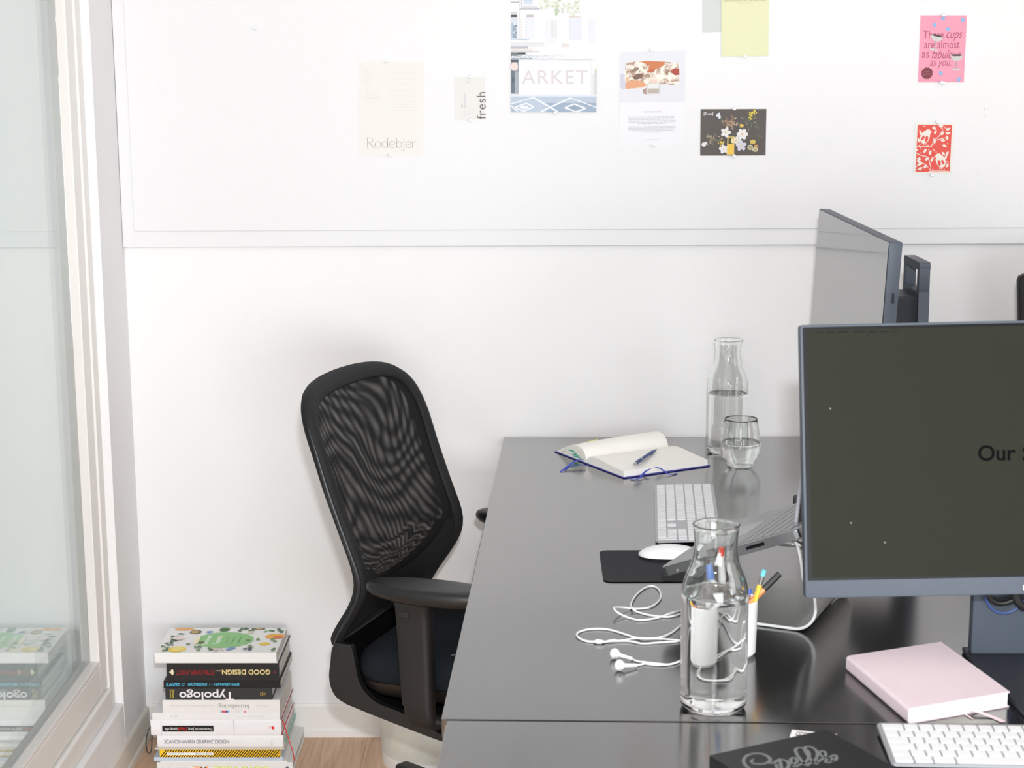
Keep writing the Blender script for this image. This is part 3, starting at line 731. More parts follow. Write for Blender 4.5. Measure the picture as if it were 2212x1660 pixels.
# --- Rodebjer form
t, p, w, h = sheet('form_sheet', 'cream form sheet lettered Rodebjer pinned high on the wall', 'paper', [(775, 133), (916, 133.5), (914, 335.5), (776, 335)], (236, 235, 231))
X, Y = K(p, w, h, 776, 915, 133.5, 335)
INK = (160, 144, 142)
def serif(xs, y, wd=.0016): p.rect(X(xs)-wd, X(xs)+wd, Y(y)-.0002, Y(y)+.0002, INK)
def S(pts, wd, k=5): p.stroke([(X(a), Y(b_)) for a, b_ in pts], wd, INK, k=k)
BAS, XH, CAP = 319, 305, 298
t1, t2 = .0007, .0011
def lo(cx_, cy_, rx, ry, n=24): # bowl with contrast
    pts = [(cx_+rx*math.cos(2*PI*i/n), cy_-ry*math.sin(2*PI*i/n)) for i in range(n+1)]
    S(pts, [t2*.9, t1*.6, t2*1.0, t1*.6, t2*.9], k=0)
S([(794.5, CAP), (794.5, BAS)], t2, 0); S([(793, CAP), (802, CAP), (806.5, 302.5), (802, 308), (795, 308.5)], t1, 5); S([(799, 308.5), (807.5, BAS)], t2, 0); serif(794.5, BAS); serif(794, CAP, .0014); serif(808.5, BAS)
lo(817, 312, 6.3, 7)
lo(831.5, 312, 5.8, 7); S([(838, 298), (838, BAS)], t2, 0); serif(836.8, 298, .0010); serif(839, BAS, .0010)
S([(842.5, 311), (853, 311), (851.5, 306), (847.5, 304.8), (843, 308), (842.3, 313), (845.5, 318.3), (850, 318.8), (853.5, 316.5)], t1, 5)
S([(857.5, 298), (857.5, BAS-1)], t2, 0); serif(856.5, 298, .0010); lo(863, 312, 5.6, 7)
S([(873.5, 305.5), (873.5, 321), (871.5, 325.5), (868.5, 326)], t1*1.2, 4); p.ell(X(873.3), Y(300.5), .0010, .0010, INK); serif(872.6, 305.3, .0011)
S([(877.5, 311), (887.5, 311), (886, 306), (882.5, 304.8), (878.3, 308), (877.4, 313), (880.5, 318.3), (885, 318.8), (888, 316.5)], t1, 5)
S([(892, 305.5), (892, BAS)], t2, 0); serif(892, BAS); serif(891, 305.3, .0010); S([(892, 308.5), (895, 305.8), (899, 305.2)], t1*1.1, 4); p.ell(X(899.3), Y(306.2), .0009, .0009, INK)
FI = (222, 214, 210)
for i, (s, l) in enumerate((('Name', 7), ('E-Mail', 8), ('Telephone', 13), ('Postal address', 18), ('City', 5), ('Postal code', 14), None, ('Date', 5), ('Style', 6), ('Website Appointments', 30), ('Additional information', 30))) if False else enumerate((('Name', 7), ('E-Mail', 8), ('Telephone', 13), ('Postal address', 18), ('City', 5), ('Postal code', 14), ('', 0), ('Date', 5), ('Style', 6), ('Website appointments', 30), ('Additional information', 30))):
    if s: p.text(s, X(791), Y(151.3+i*6.15), X(791+l)-X(791), .0026, FI)
for i in list(range(6))+list(range(7, 15)): p.rect(X(846.5), X(900), Y(152+i*6.15), Y(152+i*6.15)+.0004, FI)
p.build('printed_form', t)
# --- fresh card: slip and cut-out word
t, p, w, h = sheet('product_card', 'small pale grey card beside the upright word fresh', 'card', [(980.7, 167.5), (1047.5, 166.5), (1048, 258), (983, 259)], (229, 229, 227))
X, Y = K(p, w, h, 982, 1048, 167, 259)
p.text('fresh', X(1009), Y(179.5), X(1018)-X(1009), 0, (196, 196, 198)); p.rect(X(1002), X(1006), Y(233), Y(200), (216, 216, 220)); p.rect(X(996), X(999), Y(233), Y(225), (205, 205, 206)); p.rect(X(1001), X(1007), Y(231), Y(229), (205, 205, 206)); p.rect(X(999), X(1015), Y(243), Y(241), (220, 219, 216)); p.rect(X(999), X(1016), Y(249), Y(247), (222, 221, 218))
p.build('faint_print', t)
P0 = ony(1049.5, 257.5, YW); ptop = ony(1049.5, 199, YW)
p = Print(P0+Vector((0, -.0010, 0)), (0, 0, 1), (-1, 0, 0)); p.n = Vector((0, -1, 0))
p.text('fresh', 0, 0, (ptop-P0).length, .0205, (112, 104, 106), off=-.003, spacing=1.08)
c = P0.copy(); o = p.build('vinyl_word', None); tag(o, 'upright grey vinyl word fresh on the wall beside the pale card', 'lettering')
# --- ARKET street photo
t, p, w, h = sheet('street_photo_poster', 'pale poster photo of a shopfront lettered ARKET at the top of the picture', 'poster', [(1103, -60), (1289, -60), (1288.4, 242.5), (1103.7, 242.5)], (238, 240, 243))
X, Y = K(p, w, h, 1103.5, 1288.6, -60, 242.5)
def R(a, b_, c, d, col): p.rect(X(a), X(b_), Y(d), Y(c), col)
R(1103.5, 1175, 90, 100, (224, 226, 232)); R(1103.5, 1143, 83, 86, (196, 206, 220)); R(1103.5, 1140, 99, 104, (186, 192, 200)); R(1103.5, 1150, 104, 110, (226, 222, 220)); R(1103.5, 1165, 109, 112, (206, 206, 208))
R(1103.5, 1117, 31, 36, (70, 74, 82)); R(1103.5, 1117, 26, 28, (200, 190, 186)); R(1103.5, 1118, 38, 84, (214, 222, 232)); R(1105, 1107, 48, 82, (160, 178, 198)); R(1109, 1116, 54, 82, (112, 134, 156)); R(1111, 1113, 54, 82, (206, 218, 228))
for i in range(14): p.ell(X(1110+random.random()*7), Y(56+random.random()*24), .0011, .0012, (226, 232, 238), n=6)
R(1122, 1124, 0, 84, (214, 214, 218)); 
for i in range(7): R(1124.5, 1129, 40+i*6, 42+i*6, (226, 220, 218))
R(1122, 1165, 17, 20, (190, 192, 200)); R(1126, 1160, 12, 16, (214, 216, 222)); R(1126, 1127, -20, 12, (176, 186, 204)); R(1131, 1150, -20, 8, (206, 218, 234)); R(1103.5, 1120, 1, 6, (206, 206, 212)); R(1103.5, 1121, 4, 5.5, (176, 178, 186))
R(1137, 1152, 31, 36, (196, 190, 194)); R(1137, 1153, 37, 84, (230, 234, 242)); R(1136, 1137, 37, 96, (206, 214, 228))
R(1180, 1203, 42, 90, (232, 234, 240)); R(1190, 1195, 44, 80, (220, 222, 224)); R(1199, 1200.5, 44, 82, (216, 208, 200)); R(1230, 1255, 36, 85, (226, 230, 242)); R(1272, 1284, 40, 90, (229, 232, 243)); R(1228, 1252, 34, 37, (222, 212, 208)); R(1215, 1229, 93, 100, (226, 218, 214)); R(1213, 1214, 90, 104, (218, 218, 220)); R(1250, 1288.6, 93, 94.5, (228, 224, 220))
R(1103.5, 1135, 112.5, 117, (64, 76, 84)); R(1103.5, 1118, 113, 120, (120, 130, 132))
for i in range(22): p.stroke([(X(1104+i*5.2), Y(121+random.random()*4)), (X(1107+i*5.2+random.random()*5), Y(116+random.random()*4))], .0011, (150+i*4, 158+i*3, 164+i*3))
R(1103.5, 1150, 124.5, 127, (156, 176, 192)); R(1150, 1200, 125.5, 127, (206, 214, 222)); R(1205, 1286, 127, 128, (214, 214, 216))
R(1103.5, 1120.5, 128, 202, (150, 160, 170)); R(1103.5, 1119, 128, 133, (86, 90, 94)); p.ell(X(1111), Y(143), .0082, .0095, (234, 216, 212)); R(1104, 1112, 152, 200, (110, 122, 134)); R(1112, 1120.5, 155, 202, (166, 176, 186)); R(1106, 1110, 166, 178, (90, 100, 112))
R(1120.5, 1276, 129, 204, (240, 240, 243)); R(1120.5, 1276, 128.5, 129.2, (216, 222, 230)); R(1276, 1288.4, 160, 207, (224, 226, 228)); R(1284, 1288.4, 150, 207, (206, 208, 210)); R(1285.5, 1288, 146, 153, (214, 206, 150)); R(1276, 1277, 128, 205, (226, 228, 232))
p.text('ARKET', X(1127), Y(181), X(1269)-X(1127), Y(151)-Y(181), (220, 214, 217), spacing=1.12)
R(1103.5, 1288.4, 204, 208, (222, 230, 240)); R(1103.5, 1288.4, 208, 242.5, (188, 202, 218))
R(1180, 1288.4, 222, 242.5, (160, 178, 198)); R(1103.5, 1120, 225, 242.5, (176, 192, 208))
WT = (236, 240, 247)
def L(a, b_, c, d, wd=.0035): p.stroke([(X(a), Y(b_)), (X(c), Y(d))], wd, WT)
L(1150, 209, 1205, 241.5); L(1232, 211, 1168, 241.5); L(1152, 210, 1104, 224, .0025); L(1232, 211, 1288, 232, .0022); L(1104, 228, 1118, 241, .003)
p.stroke([(X(a), Y(b_)) for a, b_ in ((1112, 232), (1137, 223), (1153, 231), (1131, 240.5), (1112, 232))], .0032, WT); p.stroke([(X(a), Y(b_)) for a, b_ in ((1220, 233), (1240, 224.5), (1265, 234), (1246, 241.5), (1220, 233))], .0034, WT)
p.ell(X(1132), Y(232), .009, .004, WT); p.poly([(X(a), Y(b_)) for a, b_ in ((1230, 233), (1240, 228), (1254, 234), (1242, 240))], (150, 168, 190))
for i in range(70):
    x = 1165+random.random()*85; yy = random.random(); y = yy*28 if x > 1195 else yy*14
    p.ell(X(x), Y(y+random.random()*6), .0028, .0020, random.choice(((226, 232, 214), (214, 224, 196), (236, 236, 222), (200, 214, 186))), rot=random.random()*3, n=7)
for i in range(12): p.ell(X(1198+random.random()*9), Y(random.random()*34), .0022, .0024, (190, 206, 176), rot=random.random()*3, n=7)
p.build('printed_photo', t)
# --- birch log leaflet
t, p, w, h = sheet('log_leaflet', 'pale lilac leaflet with a photo of a birch log above small print', 'poster', [(1336.9, 111.5), (1479, 108), (1479, 313), (1339.5, 315)], (238, 239, 243))
X, Y = K(p, w, h, 1339, 1479, 108, 315)
LM = bpy.data.materials.new('birch_bark_print'); LM.use_nodes = True
def bark():
    nt = LM.node_tree; b_ = P_(LM); tc = nt.nodes.new('ShaderNodeTexCoord'); n = nt.nodes.new('ShaderNodeTexNoise'); n.inputs['Scale'].default_value = 55; n.inputs['Detail'].default_value = 8; n.inputs['Roughness'].default_value = .7
    nt.links.new(tc.outputs['Object'], n.inputs['Vector'])
    r = noderamp(nt, n.outputs['Fac'], [(.36, lin((120, 96, 84))), (.46, lin((178, 150, 132))), (.52, lin((226, 222, 212))), (.66, lin((236, 230, 222)))]); nt.links.new(r.outputs[0], b_.inputs['Base Color']); b_.inputs['Roughness'].default_value = .6
bark()
p.rect(0, w, Y(220), h, (226, 228, 236))
p.poly([(X(a), Y(b_)) for a, b_ in ((1339.5, 157), (1352, 156), (1352, 188), (1345, 192), (1340, 186))], (206, 206, 222))
p.poly([(X(a), Y(b_)) for a, b_ in ((1351, 134), (1362, 131), (1380, 129), (1412, 130), (1436, 132), (1464, 134), (1467, 150), (1467, 176), (1460, 182), (1445, 183), (1444, 180), (1424, 181), (1400, 184), (1388, 188), (1352, 190), (1349, 160))], LM)
OR = (206, 130, 92)
p.poly([(X(a), Y(b_)) for a, b_ in ((1382, 131), (1395, 129), (1436, 131.5), (1434, 139), (1420, 146), (1410, 150), (1400, 146), (1402, 139), (1390, 134))], OR)
p.poly([(X(a), Y(b_)) for a, b_ in ((1402, 147), (1416, 147), (1412, 154), (1396, 154))], (196, 110, 80)); p.poly([(X(a), Y(b_)) for a, b_ in ((1350, 182), (1360, 172), (1378, 171), (1394, 178), (1396, 184), (1386, 187), (1352, 190))], (226, 166, 130))
p.poly([(X(a), Y(b_)) for a, b_ in ((1449, 150), (1456, 146), (1466, 147), (1467, 160), (1458, 162), (1450, 156))], (170, 84, 70)); p.poly([(X(a), Y(b_)) for a, b_ in ((1351, 164), (1358, 164), (1358, 172), (1352, 178))], (230, 186, 150)); p.ell(X(1378), Y(163), .012, .006, (130, 104, 90), rot=.3); p.ell(X(1372), Y(148), .009, .004, (150, 128, 112), rot=.4)
p.ell(X(1411), Y(173), .0095, .0090, (236, 208, 196)); p.ell(X(1411), Y(168), .0085, .0035, (242, 222, 212)); p.rect(X(1396), X(1426), Y(202), Y(178), (214, 214, 212)); p.rect(X(1399), X(1423), Y(200), Y(190), (190, 180, 172)); p.rect(X(1400), X(1422), Y(189), Y(180), (230, 232, 232)); p.poly([(X(a), Y(b_)) for a, b_ in ((1388, 192), (1396, 188), (1396, 203), (1389, 200))], (176, 150, 140))
TI = (190, 190, 196)
p.text('THE SWEDISH SECRET', X(1388), Y(242.5), X(1429)-X(1388), .0030, (186, 186, 192))
for i, (a, c) in enumerate(((1357, 1459), (1357, 1459), (1358, 1458), (1357, 1460), (1357, 1460), (1378, 1438), None, (1357, 1460), (1357, 1460), (1357, 1459), (1362, 1455), (1388, 1428))) if False else enumerate([(1357, 1459), (1357, 1459), (1358, 1458), (1357, 1460), (1357, 1460), (1378, 1438), (0, 0), (1357, 1460), (1357, 1460), (1357, 1459), (1362, 1455), (1388, 1428)]):
    if a:
        x = a
        while x < c:
            l = random.choice((3, 5, 7, 9)); x2 = min(x+l, c); p.rect(X(x), X(x2-.9), Y(252.3+i*3.05), Y(252.3+i*3.05)+.0009, TI); x = x2+.6
p.text('www.swedishsecret.com', X(1391), Y(303), X(1426)-X(1391), .0018, TI)
p.build('printed_leaflet', t)
# --- grey-green and yellow cards
t, p, w, h = sheet('colour_card', 'grey green colour card half hidden behind the pale yellow card', 'card', [(1517, -30), (1577, -30), (1577, 68.5), (1517.4, 70.3)], (208, 215, 212))
for o_ in t.children: o_.location.y += .0003
YWs = YW; YW = YW-.0012
t, p, w, h = sheet('colour_card', 'pale yellow colour card lettered ERWACHEN DES FRUHLINGS', 'card', [(1557.8, -80), (1662, -80), (1659.6, 121), (1558.4, 122.5)], (226, 228, 190))
X, Y = K(p, w, h, 1558.4, 1660, -80, 121.7)
p.text('ERWACHEN DES FRÜHLINGS', X(1564), Y(3.2), X(1653)-X(1564), .0056, (176, 172, 128), off=-.004); p.text('Frisches Gelbgrün', X(1592), Y(8.3), X(1626)-X(1592), .0036, (198, 196, 156)); p.build('printed_lettering', t)
YW = YWs
# --- dark flower postcard
t, p, w, h = sheet('flower_postcard', 'dark postcard with white and yellow flowers below the yellow card', 'postcard', [(1513.5, 236), (1655.6, 235.5), (1653.6, 335.8), (1512.5, 336.3)], (94, 88, 86))
X, Y = K(p, w, h, 1513, 1654.6, 236, 336)
for x, y in [(1540+random.gauss(0, 8), 300+random.gauss(0, 7)) for _ in range(26)]: p.leaf(X(max(x, 1526)), Y(y), .006, .0028, random.random()*6, random.choice(((150, 142, 120), (120, 124, 104), (176, 164, 140))))
for x, y in [(1622+random.gauss(0, 10), 270+random.gauss(0, 9)) for _ in range(34)]: p.leaf(X(x), Y(y), .006, .0022, random.random()*6, random.choice(((120, 126, 104), (150, 148, 118), (96, 106, 90))))
for x, y in [(1575+random.gauss(0, 9), 266+random.gauss(0, 6)) for _ in range(34)]: p.leaf(X(x), Y(y), .006, .0045, random.random()*6, random.choice(((176, 150, 128), (150, 124, 104), (196, 176, 152), (130, 110, 96))))
for x, y in [(1638+random.gauss(0, 5), 296+random.gauss(0, 5)) for _ in range(16)]: p.leaf(X(x), Y(y), .006, .0016, random.random()*6, (112, 110, 98))
for x, y in [(1558+random.gauss(0, 3), 306+random.gauss(0, 4)) for _ in range(14)]: p.ell(X(x), Y(y), .0016, .0018, (226, 196, 90), n=7)
for x, y in [(1620+random.gauss(0, 2), 258+i*-1.2) for i in range(14)]: p.ell(X(x+i*0), Y(y), .0018, .0015, (224, 206, 84), n=7)
for x, y in [(1628+random.gauss(0, 2), 243+random.gauss(0, 4)) for _ in range(12)]: p.ell(X(x), Y(y), .0017, .0015, (224, 210, 96), n=7)
p.ell(X(1601), Y(272), .0048, .0040, (226, 190, 96)); p.leaf(X(1600), Y(276), .008, .004, 2.4, (130, 136, 96))
WF = (228, 228, 230)
def flower(x, y, r, n=5, c=(226, 190, 120), rot=0, col=WF):
    for i in range(n):
        a = rot+2*PI*i/n; p.ell(X(x)+r*.62*math.cos(a), Y(y)+r*.62*math.sin(a), r*.52, r*.40, col, rot=a, n=14)
    p.ell(X(x), Y(y), r*.22, r*.22, c, n=10)
flower(1567, 286, .0105); flower(1603, 290, .0115, 6); flower(1563, 322, .0095, rot=.5); flower(1601, 315, .0110, col=(206, 208, 222), rot=.4); flower(1590, 303, .009, col=(220, 220, 218))
p.ell(X(1550), Y(248), .0058, .0030, (222, 226, 236), rot=.8); p.ell(X(1553), Y(253), .0030, .0044, (222, 226, 236)); p.ell(X(1520), Y(312), .0050, .0050, WF); p.ell(X(1524), Y(309), .0040, .0030, WF); p.stroke([(X(1553), Y(270)), (X(1556), Y(262)), (X(1558), Y(248))], .0006, (120, 140, 110), k=3)
p.poly([(X(a), Y(b_)) for a, b_ in ((1571, 295), (1586, 295), (1586, 334), (1570, 334))], (234, 206, 130)); p.poly([(X(a), Y(b_)) for a, b_ in ((1573, 297), (1584, 297), (1584, 311), (1573, 311))], (90, 82, 50)); p.ell(X(1582), Y(304), .0030, .0058, (228, 220, 180)); p.rect(X(1573), X(1585), Y(333), Y(312), (236, 196, 84))
p.ell(X(1626), Y(306.5), .0066, .0052, (206, 184, 100)); p.ell(X(1633), Y(316), .0050, .0040, (196, 150, 84)); p.ell(X(1620.5), Y(318.5), .0062, .0060, (216, 212, 190)); p.ell(X(1620.5), Y(318.5), .0044, .0042, (170, 160, 120)); p.ell(X(1631.5), Y(323.5), .0064, .0048, (222, 216, 190)); p.ell(X(1631.5), Y(323.5), .0044, .0030, (176, 160, 116))
p.text('[fi-ne]', X(1519), Y(250.2), X(1539)-X(1519), .0078, (236, 236, 236), off=.01)
p.build('printed_flowers', t)
# --- pink card
t, p, w, h = sheet('birthday_card', 'pink card lettered These cups are almost as fabulous as you', 'card', [(1988.8, 33.2), (2089, 33.2), (2082, 178), (1983, 178)], (236, 160, 182))
X, Y = K(p, w, h, 1983, 2082, 33.2, 178)
DP = (182, 88, 116)
def TX(s, a, c, base, top, sh=0): p.text(s, X(a), Y(base), X(c)-X(a), Y(top)-Y(base), DP, off=-.002, shear=sh)
TX('These', 1990, 2034, 83.5, 66); TX('cups', 2037, 2070, 88.5, 69.5, .25); TX('are almost', 1993, 2069, 104, 87.3); TX('as', 1989, 2004, 125, 112.5); TX('fabulous', 2009, 2070, 126, 107, .25); TX('as you.', 2005, 2051, 147.5, 131, .25)
CF = (140, 182, 226)
for a, b_ in ((2031, 39.5), (2073, 42.5), (2013, 54.5), (2042.5, 63), (2031, 158), (2070.5, 171.5)):
    p.ell(X(a)+.0 , Y(b_), .0044, .0046, CF); p.stroke([(X(a)-.003, Y(b_)-.001), (X(a)+.002, Y(b_)+.003)], .0012, (176, 190, 240))
def coupe(x, y, s, ti):
    co, si = math.cos(ti), math.sin(ti)
    def q(a, b_): return (X(x)+(a*co-b_*si)*s, Y(y)+(a*si+b_*co)*s)
    p.poly([q(-.014, .004), q(-.012, -.003), q(-.006, -.0075), q(0, -.0088), q(.006, -.0075), q(.012, -.003), q(.014, .004)], (206, 204, 204))
    p.poly([q(-.014, .004), q(-.007, .0062), q(0, .0068), q(.007, .0062), q(.014, .004), q(.007, .0022), q(-.007, .0022)], (90, 78, 84))
    p.stroke([q(0, -.0085), q(0, -.0255)], [.0022*s, .0012*s, .002*s], (176, 170, 172)); p.ell(q(0, -.027)[0], q(0, -.027)[1], .010*s, .0024*s, (206, 204, 204), rot=ti)
coupe(2019, 81, 1.0, -.20); coupe(2064, 123.5, 1.0, .02)
n = 12; p.poly([(X(2001.5)+(.0136 if i % 2 else .0118)*math.cos(PI*i/n), Y(158)+(.0136 if i % 2 else .0118)*math.sin(PI*i/n)) for i in range(2*n)], (124, 66, 74))
p.text('Happy', X(1994), Y(158), X(2006)-X(1994), .0042, (190, 120, 136), rot=.12, shear=.2); p.text('Birthday', X(1993), Y(164), X(2011)-X(1993), .0046, (190, 120, 136), rot=.12, shear=.2)
p.build('printed_design', t)
# --- red stamp card
t, p, w, h = sheet('stamp_card', 'small red and white linocut card of birds and leaves below the pink card', 'card', [(1976.5, 265), (2063, 265), (2055.5, 376.5), (1972.5, 376)], (236, 235, 230))
X, Y = K(p, w, h, 1974, 2058, 265, 376)
RD = (228, 92, 82); CW = (238, 232, 222)
m = .0042; pts = []; nz = 22
for i in range(nz*2): pts.append((m+(w-2*m)*i/(nz*2), m+(.0012 if i % 2 else 0)))
for i in range(56): pts.append((w-m-(.0012 if i % 2 else 0), m+(h-2*m)*i/56))
for i in range(nz*2): pts.append((w-m-(w-2*m)*i/(nz*2), h-m-(.0012 if i % 2 else 0)))
for i in range(56): pts.append((m+(.0012 if i % 2 else 0), h-m-(h-2*m)*i/56))
p.poly(pts, RD)
def bird(x, y, f):
    p.ell(X(x), Y(y), .0105, .0150, CW, rot=-.35*f, n=20); p.ell(X(x)+f*.006, Y(y)+.011, .007, .0065, CW); p.poly([(X(x)+f*.011, Y(y)+.013), (X(x)+f*.016, Y(y)+.011), (X(x)+f*.011, Y(y)+.009)], CW)
    p.ell(X(x)-f*.0045, Y(y)-.002, .0030, .0062, RD, rot=-.5*f); p.ell(X(x)+f*.0035, Y(y)-.004, .0036, .0070, RD, rot=-.2*f); p.leaf(X(x)-f*.008, Y(y)+.002, .016, .005, PI/2+f*.35, CW)
    p.stroke([(X(x)-.002, Y(y)-.013), (X(x)-.002, Y(y)-.018)], .0010, CW); p.stroke([(X(x)+.003, Y(y)-.013), (X(x)+.003, Y(y)-.018)], .0010, CW)
bird(1996, 296, 1); bird(2033, 348, -1)
for a in ([(1976, 317), (1995, 316), (2010, 317)], [(2010, 317), (2016, 304), (2026, 294), (2034, 280)], [(2016, 304), (2030, 300), (2042, 297)], [(2008, 370), (2024, 369), (2052, 370)], [(1978, 330), (1990, 336), (2004, 340), (2012, 362)], [(1978, 362), (1992, 352), (2006, 362)]):
    p.stroke([(X(u_), Y(v_)) for u_, v_ in a], .0016, CW, k=3)
for x, y, a in ((2010, 275, -.4), (2024, 272, 0), (2040, 280, .3), (2040, 288, .1), (2016, 290, 1.2), (2030, 292, .9), (2030, 303, 0), (2046, 302, 2), (2034, 313, -.3), (2018, 310, 1.8), (2034, 328, -.8), (1984, 308, 1.9), (1982, 326, 2.6), (1994, 330, .9), (1990, 344, 3), (1980, 346, -.6), (1998, 346, .6), (2006, 334, 1.1), (2012, 350, 1.4), (1984, 366, .4), (1996, 364, .9), (2044, 336, 1.2), (2046, 362, 1.3), (1992, 356, 2.2), (1981, 356, .2)):
    p.leaf(X(x), Y(y), .0115, .0058, a, CW)
for _ in range(46):
    p.ell(X(1979+random.random()*71), Y(271+random.random()*99), .0013, .0013, CW, n=8)
p.build('linocut_print', t)
INKK = 1
# --- pins
PINL = [((552, 61), 'clear pin alone on the empty wall near the window'), ((836, 132), 'clear pin at the top edge of the Rodebjer form'), ((842, 335), 'clear pin at the bottom edge of the Rodebjer form'),
        ((1015, 166), 'clear pin above the small pale grey card'), ((1016, 259), 'clear pin at the bottom of the small pale grey card'), ((1199, 244), 'clear pin at the bottom edge of the ARKET poster'),
        ((1407, 108), 'clear pin at the top edge of the birch log leaflet'), ((1412, 314), 'clear pin at the bottom edge of the birch log leaflet'), ((1608, 122), 'clear pin at the bottom edge of the pale yellow card'),
        ((1586, 235), 'clear pin at the top edge of the dark flower postcard'), ((1585.5, 337), 'clear pin at the bottom edge of the dark flower postcard'), ((2037.5, 32.5), 'clear pin at the top edge of the pink card'),
        ((2033, 178.5), 'left of two clear pins at the bottom of the pink card'), ((2037, 179.5), 'right of two clear pins at the bottom of the pink card'), ((2024.5, 264), 'clear pin at the top edge of the red linocut card'), ((2012.5, 377.5), 'clear pin at the bottom edge of the red linocut card')]
pinme = None
for (px, py), lab in PINL:
    pos = ony(px, py, YW-.0006)
    if pinme is None:
        b = NB(); vs = lathe(b, [(0, 0), (.0036, 0), (.0038, .0006), (.0028, .0018), (.0026, .003), (.0036, .0046), (.0041, .0065), (.0034, .0082), (.0018, .0090), (0, .0092)], n=20)
        bmesh.ops.transform(b, matrix=Matrix.Rotation(PI/2, 4, 'X'), verts=b.verts)
        o = obj('push_pin', b, M_pin, None, True); pinme = o
    else: o = pinme.copy(); COL.objects.link(o)
    o.location = pos; tag(o, lab, 'push pin', 'clear push pins on the wall')

# ================================================================== GLASSWARE
def carafe(loc, level, label, wl):
    t = thing('water_carafe', label, 'carafe', loc)
    outer = [(0, .0010), (.034, .0010), (.0415, .0025), (.0445, .007), (.0452, .013), (.0452, .155), (.0448, .165), (.0425, .176), (.0385, .187), (.0340, .197), (.0310, .207), (.0294, .217), (.0288, .227), (.0292, .238), (.0303, .248), (.0310, .2545)]
    tkn = .0024
    innr = [(r-tkn if r > .03 else r-.0020, z) for r, z in outer if z > .012]
    def ir(z):
        tab = sorted((z_, r_) for r_, z_ in innr); return interp(tab, z)
    lip = [(.0310, .2530), (.0318, .2542), (.0317, .2556), (.0308, .2565), (.0296, .2565), (.0287, .2556), (.0285, .2544)]
    above = [(ir(z), z) for z in [.2548-(.2548-level)*i/22 for i in range(1, 23)]]
    b = NB(); lathe(b, outer[:-1]+lip+above, n=72)
    obj('glass_body', b, M_glass, t, 'keep')
    # interface water/glass, then the free surface
    b = NB(); btm = [(0, .0088), (.030, .0088), (.0385, .0098), (.0418, .0130)]
    zz = [.02+(level-.02)*i/12 for i in range(13)]
    lathe(b, btm+[(ir(z), z) for z in zz], n=72, mi=0)
    lathe(b, [(ir(level), level), (ir(level)-.0022, level-.0008), (ir(level)*.6, level-.0010), (0, level-.0010)], n=72, mi=1)
    bmesh.ops.remove_doubles(b, verts=b.verts, dist=1e-6)
    w_ = obj('water', b, [M_waterin, M_watertop], t, 'keep')
    return t
carafe((.2455, 2.1715, T), .160, 'glass water carafe standing nearest the camera at the desk seam', 0)
carafe((.4390, 3.7020, T), .136, 'glass water carafe standing by the wall behind the drinking glass', 0)
t = thing('drinking_glass', 'stemless drinking glass half full of water in front of the far carafe', 'glass', (.4520, 3.562, T))
outer = [(0, .0006), (.022, .0006), (.0262, .003), (.031, .0095), (.0365, .019), (.0410, .029), (.0432, .038), (.0436, .045), (.0428, .056), (.0405, .073), (.0378, .090), (.0352, .1065)]
tab = sorted((z, r-.0010) for r, z in outer if z > .008)
lv = .056
b = NB(); lathe(b, outer+[(.0350, .1070), (.0345, .1070)]+[(interp(tab, z), z) for z in [.104-(.104-lv)*i/12 for i in range(13)]], n=64); obj('glass_body', b, M_glass, t, 'keep')
b = NB(); lathe(b, [(0, .0075), (.022, .0080), (.0268, .0098)]+[(interp(tab, z), z) for z in [.0135+(lv-.0135)*i/10 for i in range(11)]], n=64)
lathe(b, [(interp(tab, lv), lv), (interp(tab, lv)-.002, lv-.0007), (.02, lv-.0009), (0, lv-.0009)], n=64, mi=1)
bmesh.ops.remove_doubles(b, verts=b.verts, dist=1e-6); obj('water', b, [M_waterin, M_watertop], t, 'keep')

# ================================================================== PEN CUP
CX, CY = .2965, 2.378
PC = thing('pen_cup', 'white cylindrical pen cup behind the near water carafe', 'cup', (CX, CY, T))
b = NB(); lathe(b, [(0, .0005), (.029, .0005), (.0335, .006), (.0350, .078), (.0348, .0850), (.0342, .0860), (.0332, .0850), (.0328, .008), (0, .0065)], n=40); obj('cup_body', b, M_white, PC, True)
def stick(name, label, cat, tip, base, segs):
    """segs: list of (part name, f0, f1, radius, material, sides)"""
    tip, base = Vector(tip), Vector(base); d = (tip-base)
    t = thing(name, label, cat, base)
    for nm, f0, f1, r, m, sd in segs:
        b = NB(); rr = r if isinstance(r, (list, tuple)) else r
        tube(b, [d*f0, d*(f0*.5+f1*.5), d*f1], rr, n=sd); obj(nm, b, m, t, sd > 8)
    return t
M_yel = mat('pencil_yellow', (248, 204, 80), .4); M_ora = mat('fineliner_orange', (250, 150, 80), .4)
bz = T+.0085
tipP = ony(1651, 1232, 2.362); stick('pencil', 'yellow pencil with a light blue eraser in the white pen cup', 'pencil', tipP, ony(1594, 1424, 2.382), [('pencil_body', 0, .84, .0037, M_yel, 6), ('ferrule', .84, .935, .0036, M_metal, 14), ('eraser', .935, 1, .0036, mat('blue_eraser', (120, 205, 225), .6), 14)])
tipP = ony(1684, 1240, 2.40); stick('fineliner_pen', 'orange fineliner pen with a black cap leaning right in the white pen cup', 'pen', tipP, ony(1562, 1362, 2.372), [('pen_body', 0, .72, .0041, M_ora, 6), ('pen_cap', .72, 1, .0046, M_blackm, 6)])
tipP = ony(1620.5, 1273, 2.40); stick('ballpoint_pen', 'brown pen with a blue end in the white pen cup', 'pen', tipP, (CX+.014, CY+.012, bz), [('pen_body', 0, .9, .0036, mat('copper_brown', (176, 110, 80), .35), 14), ('push_button', .9, 1, .0026, mat('cobalt_plastic', (70, 110, 220), .4), 12)])
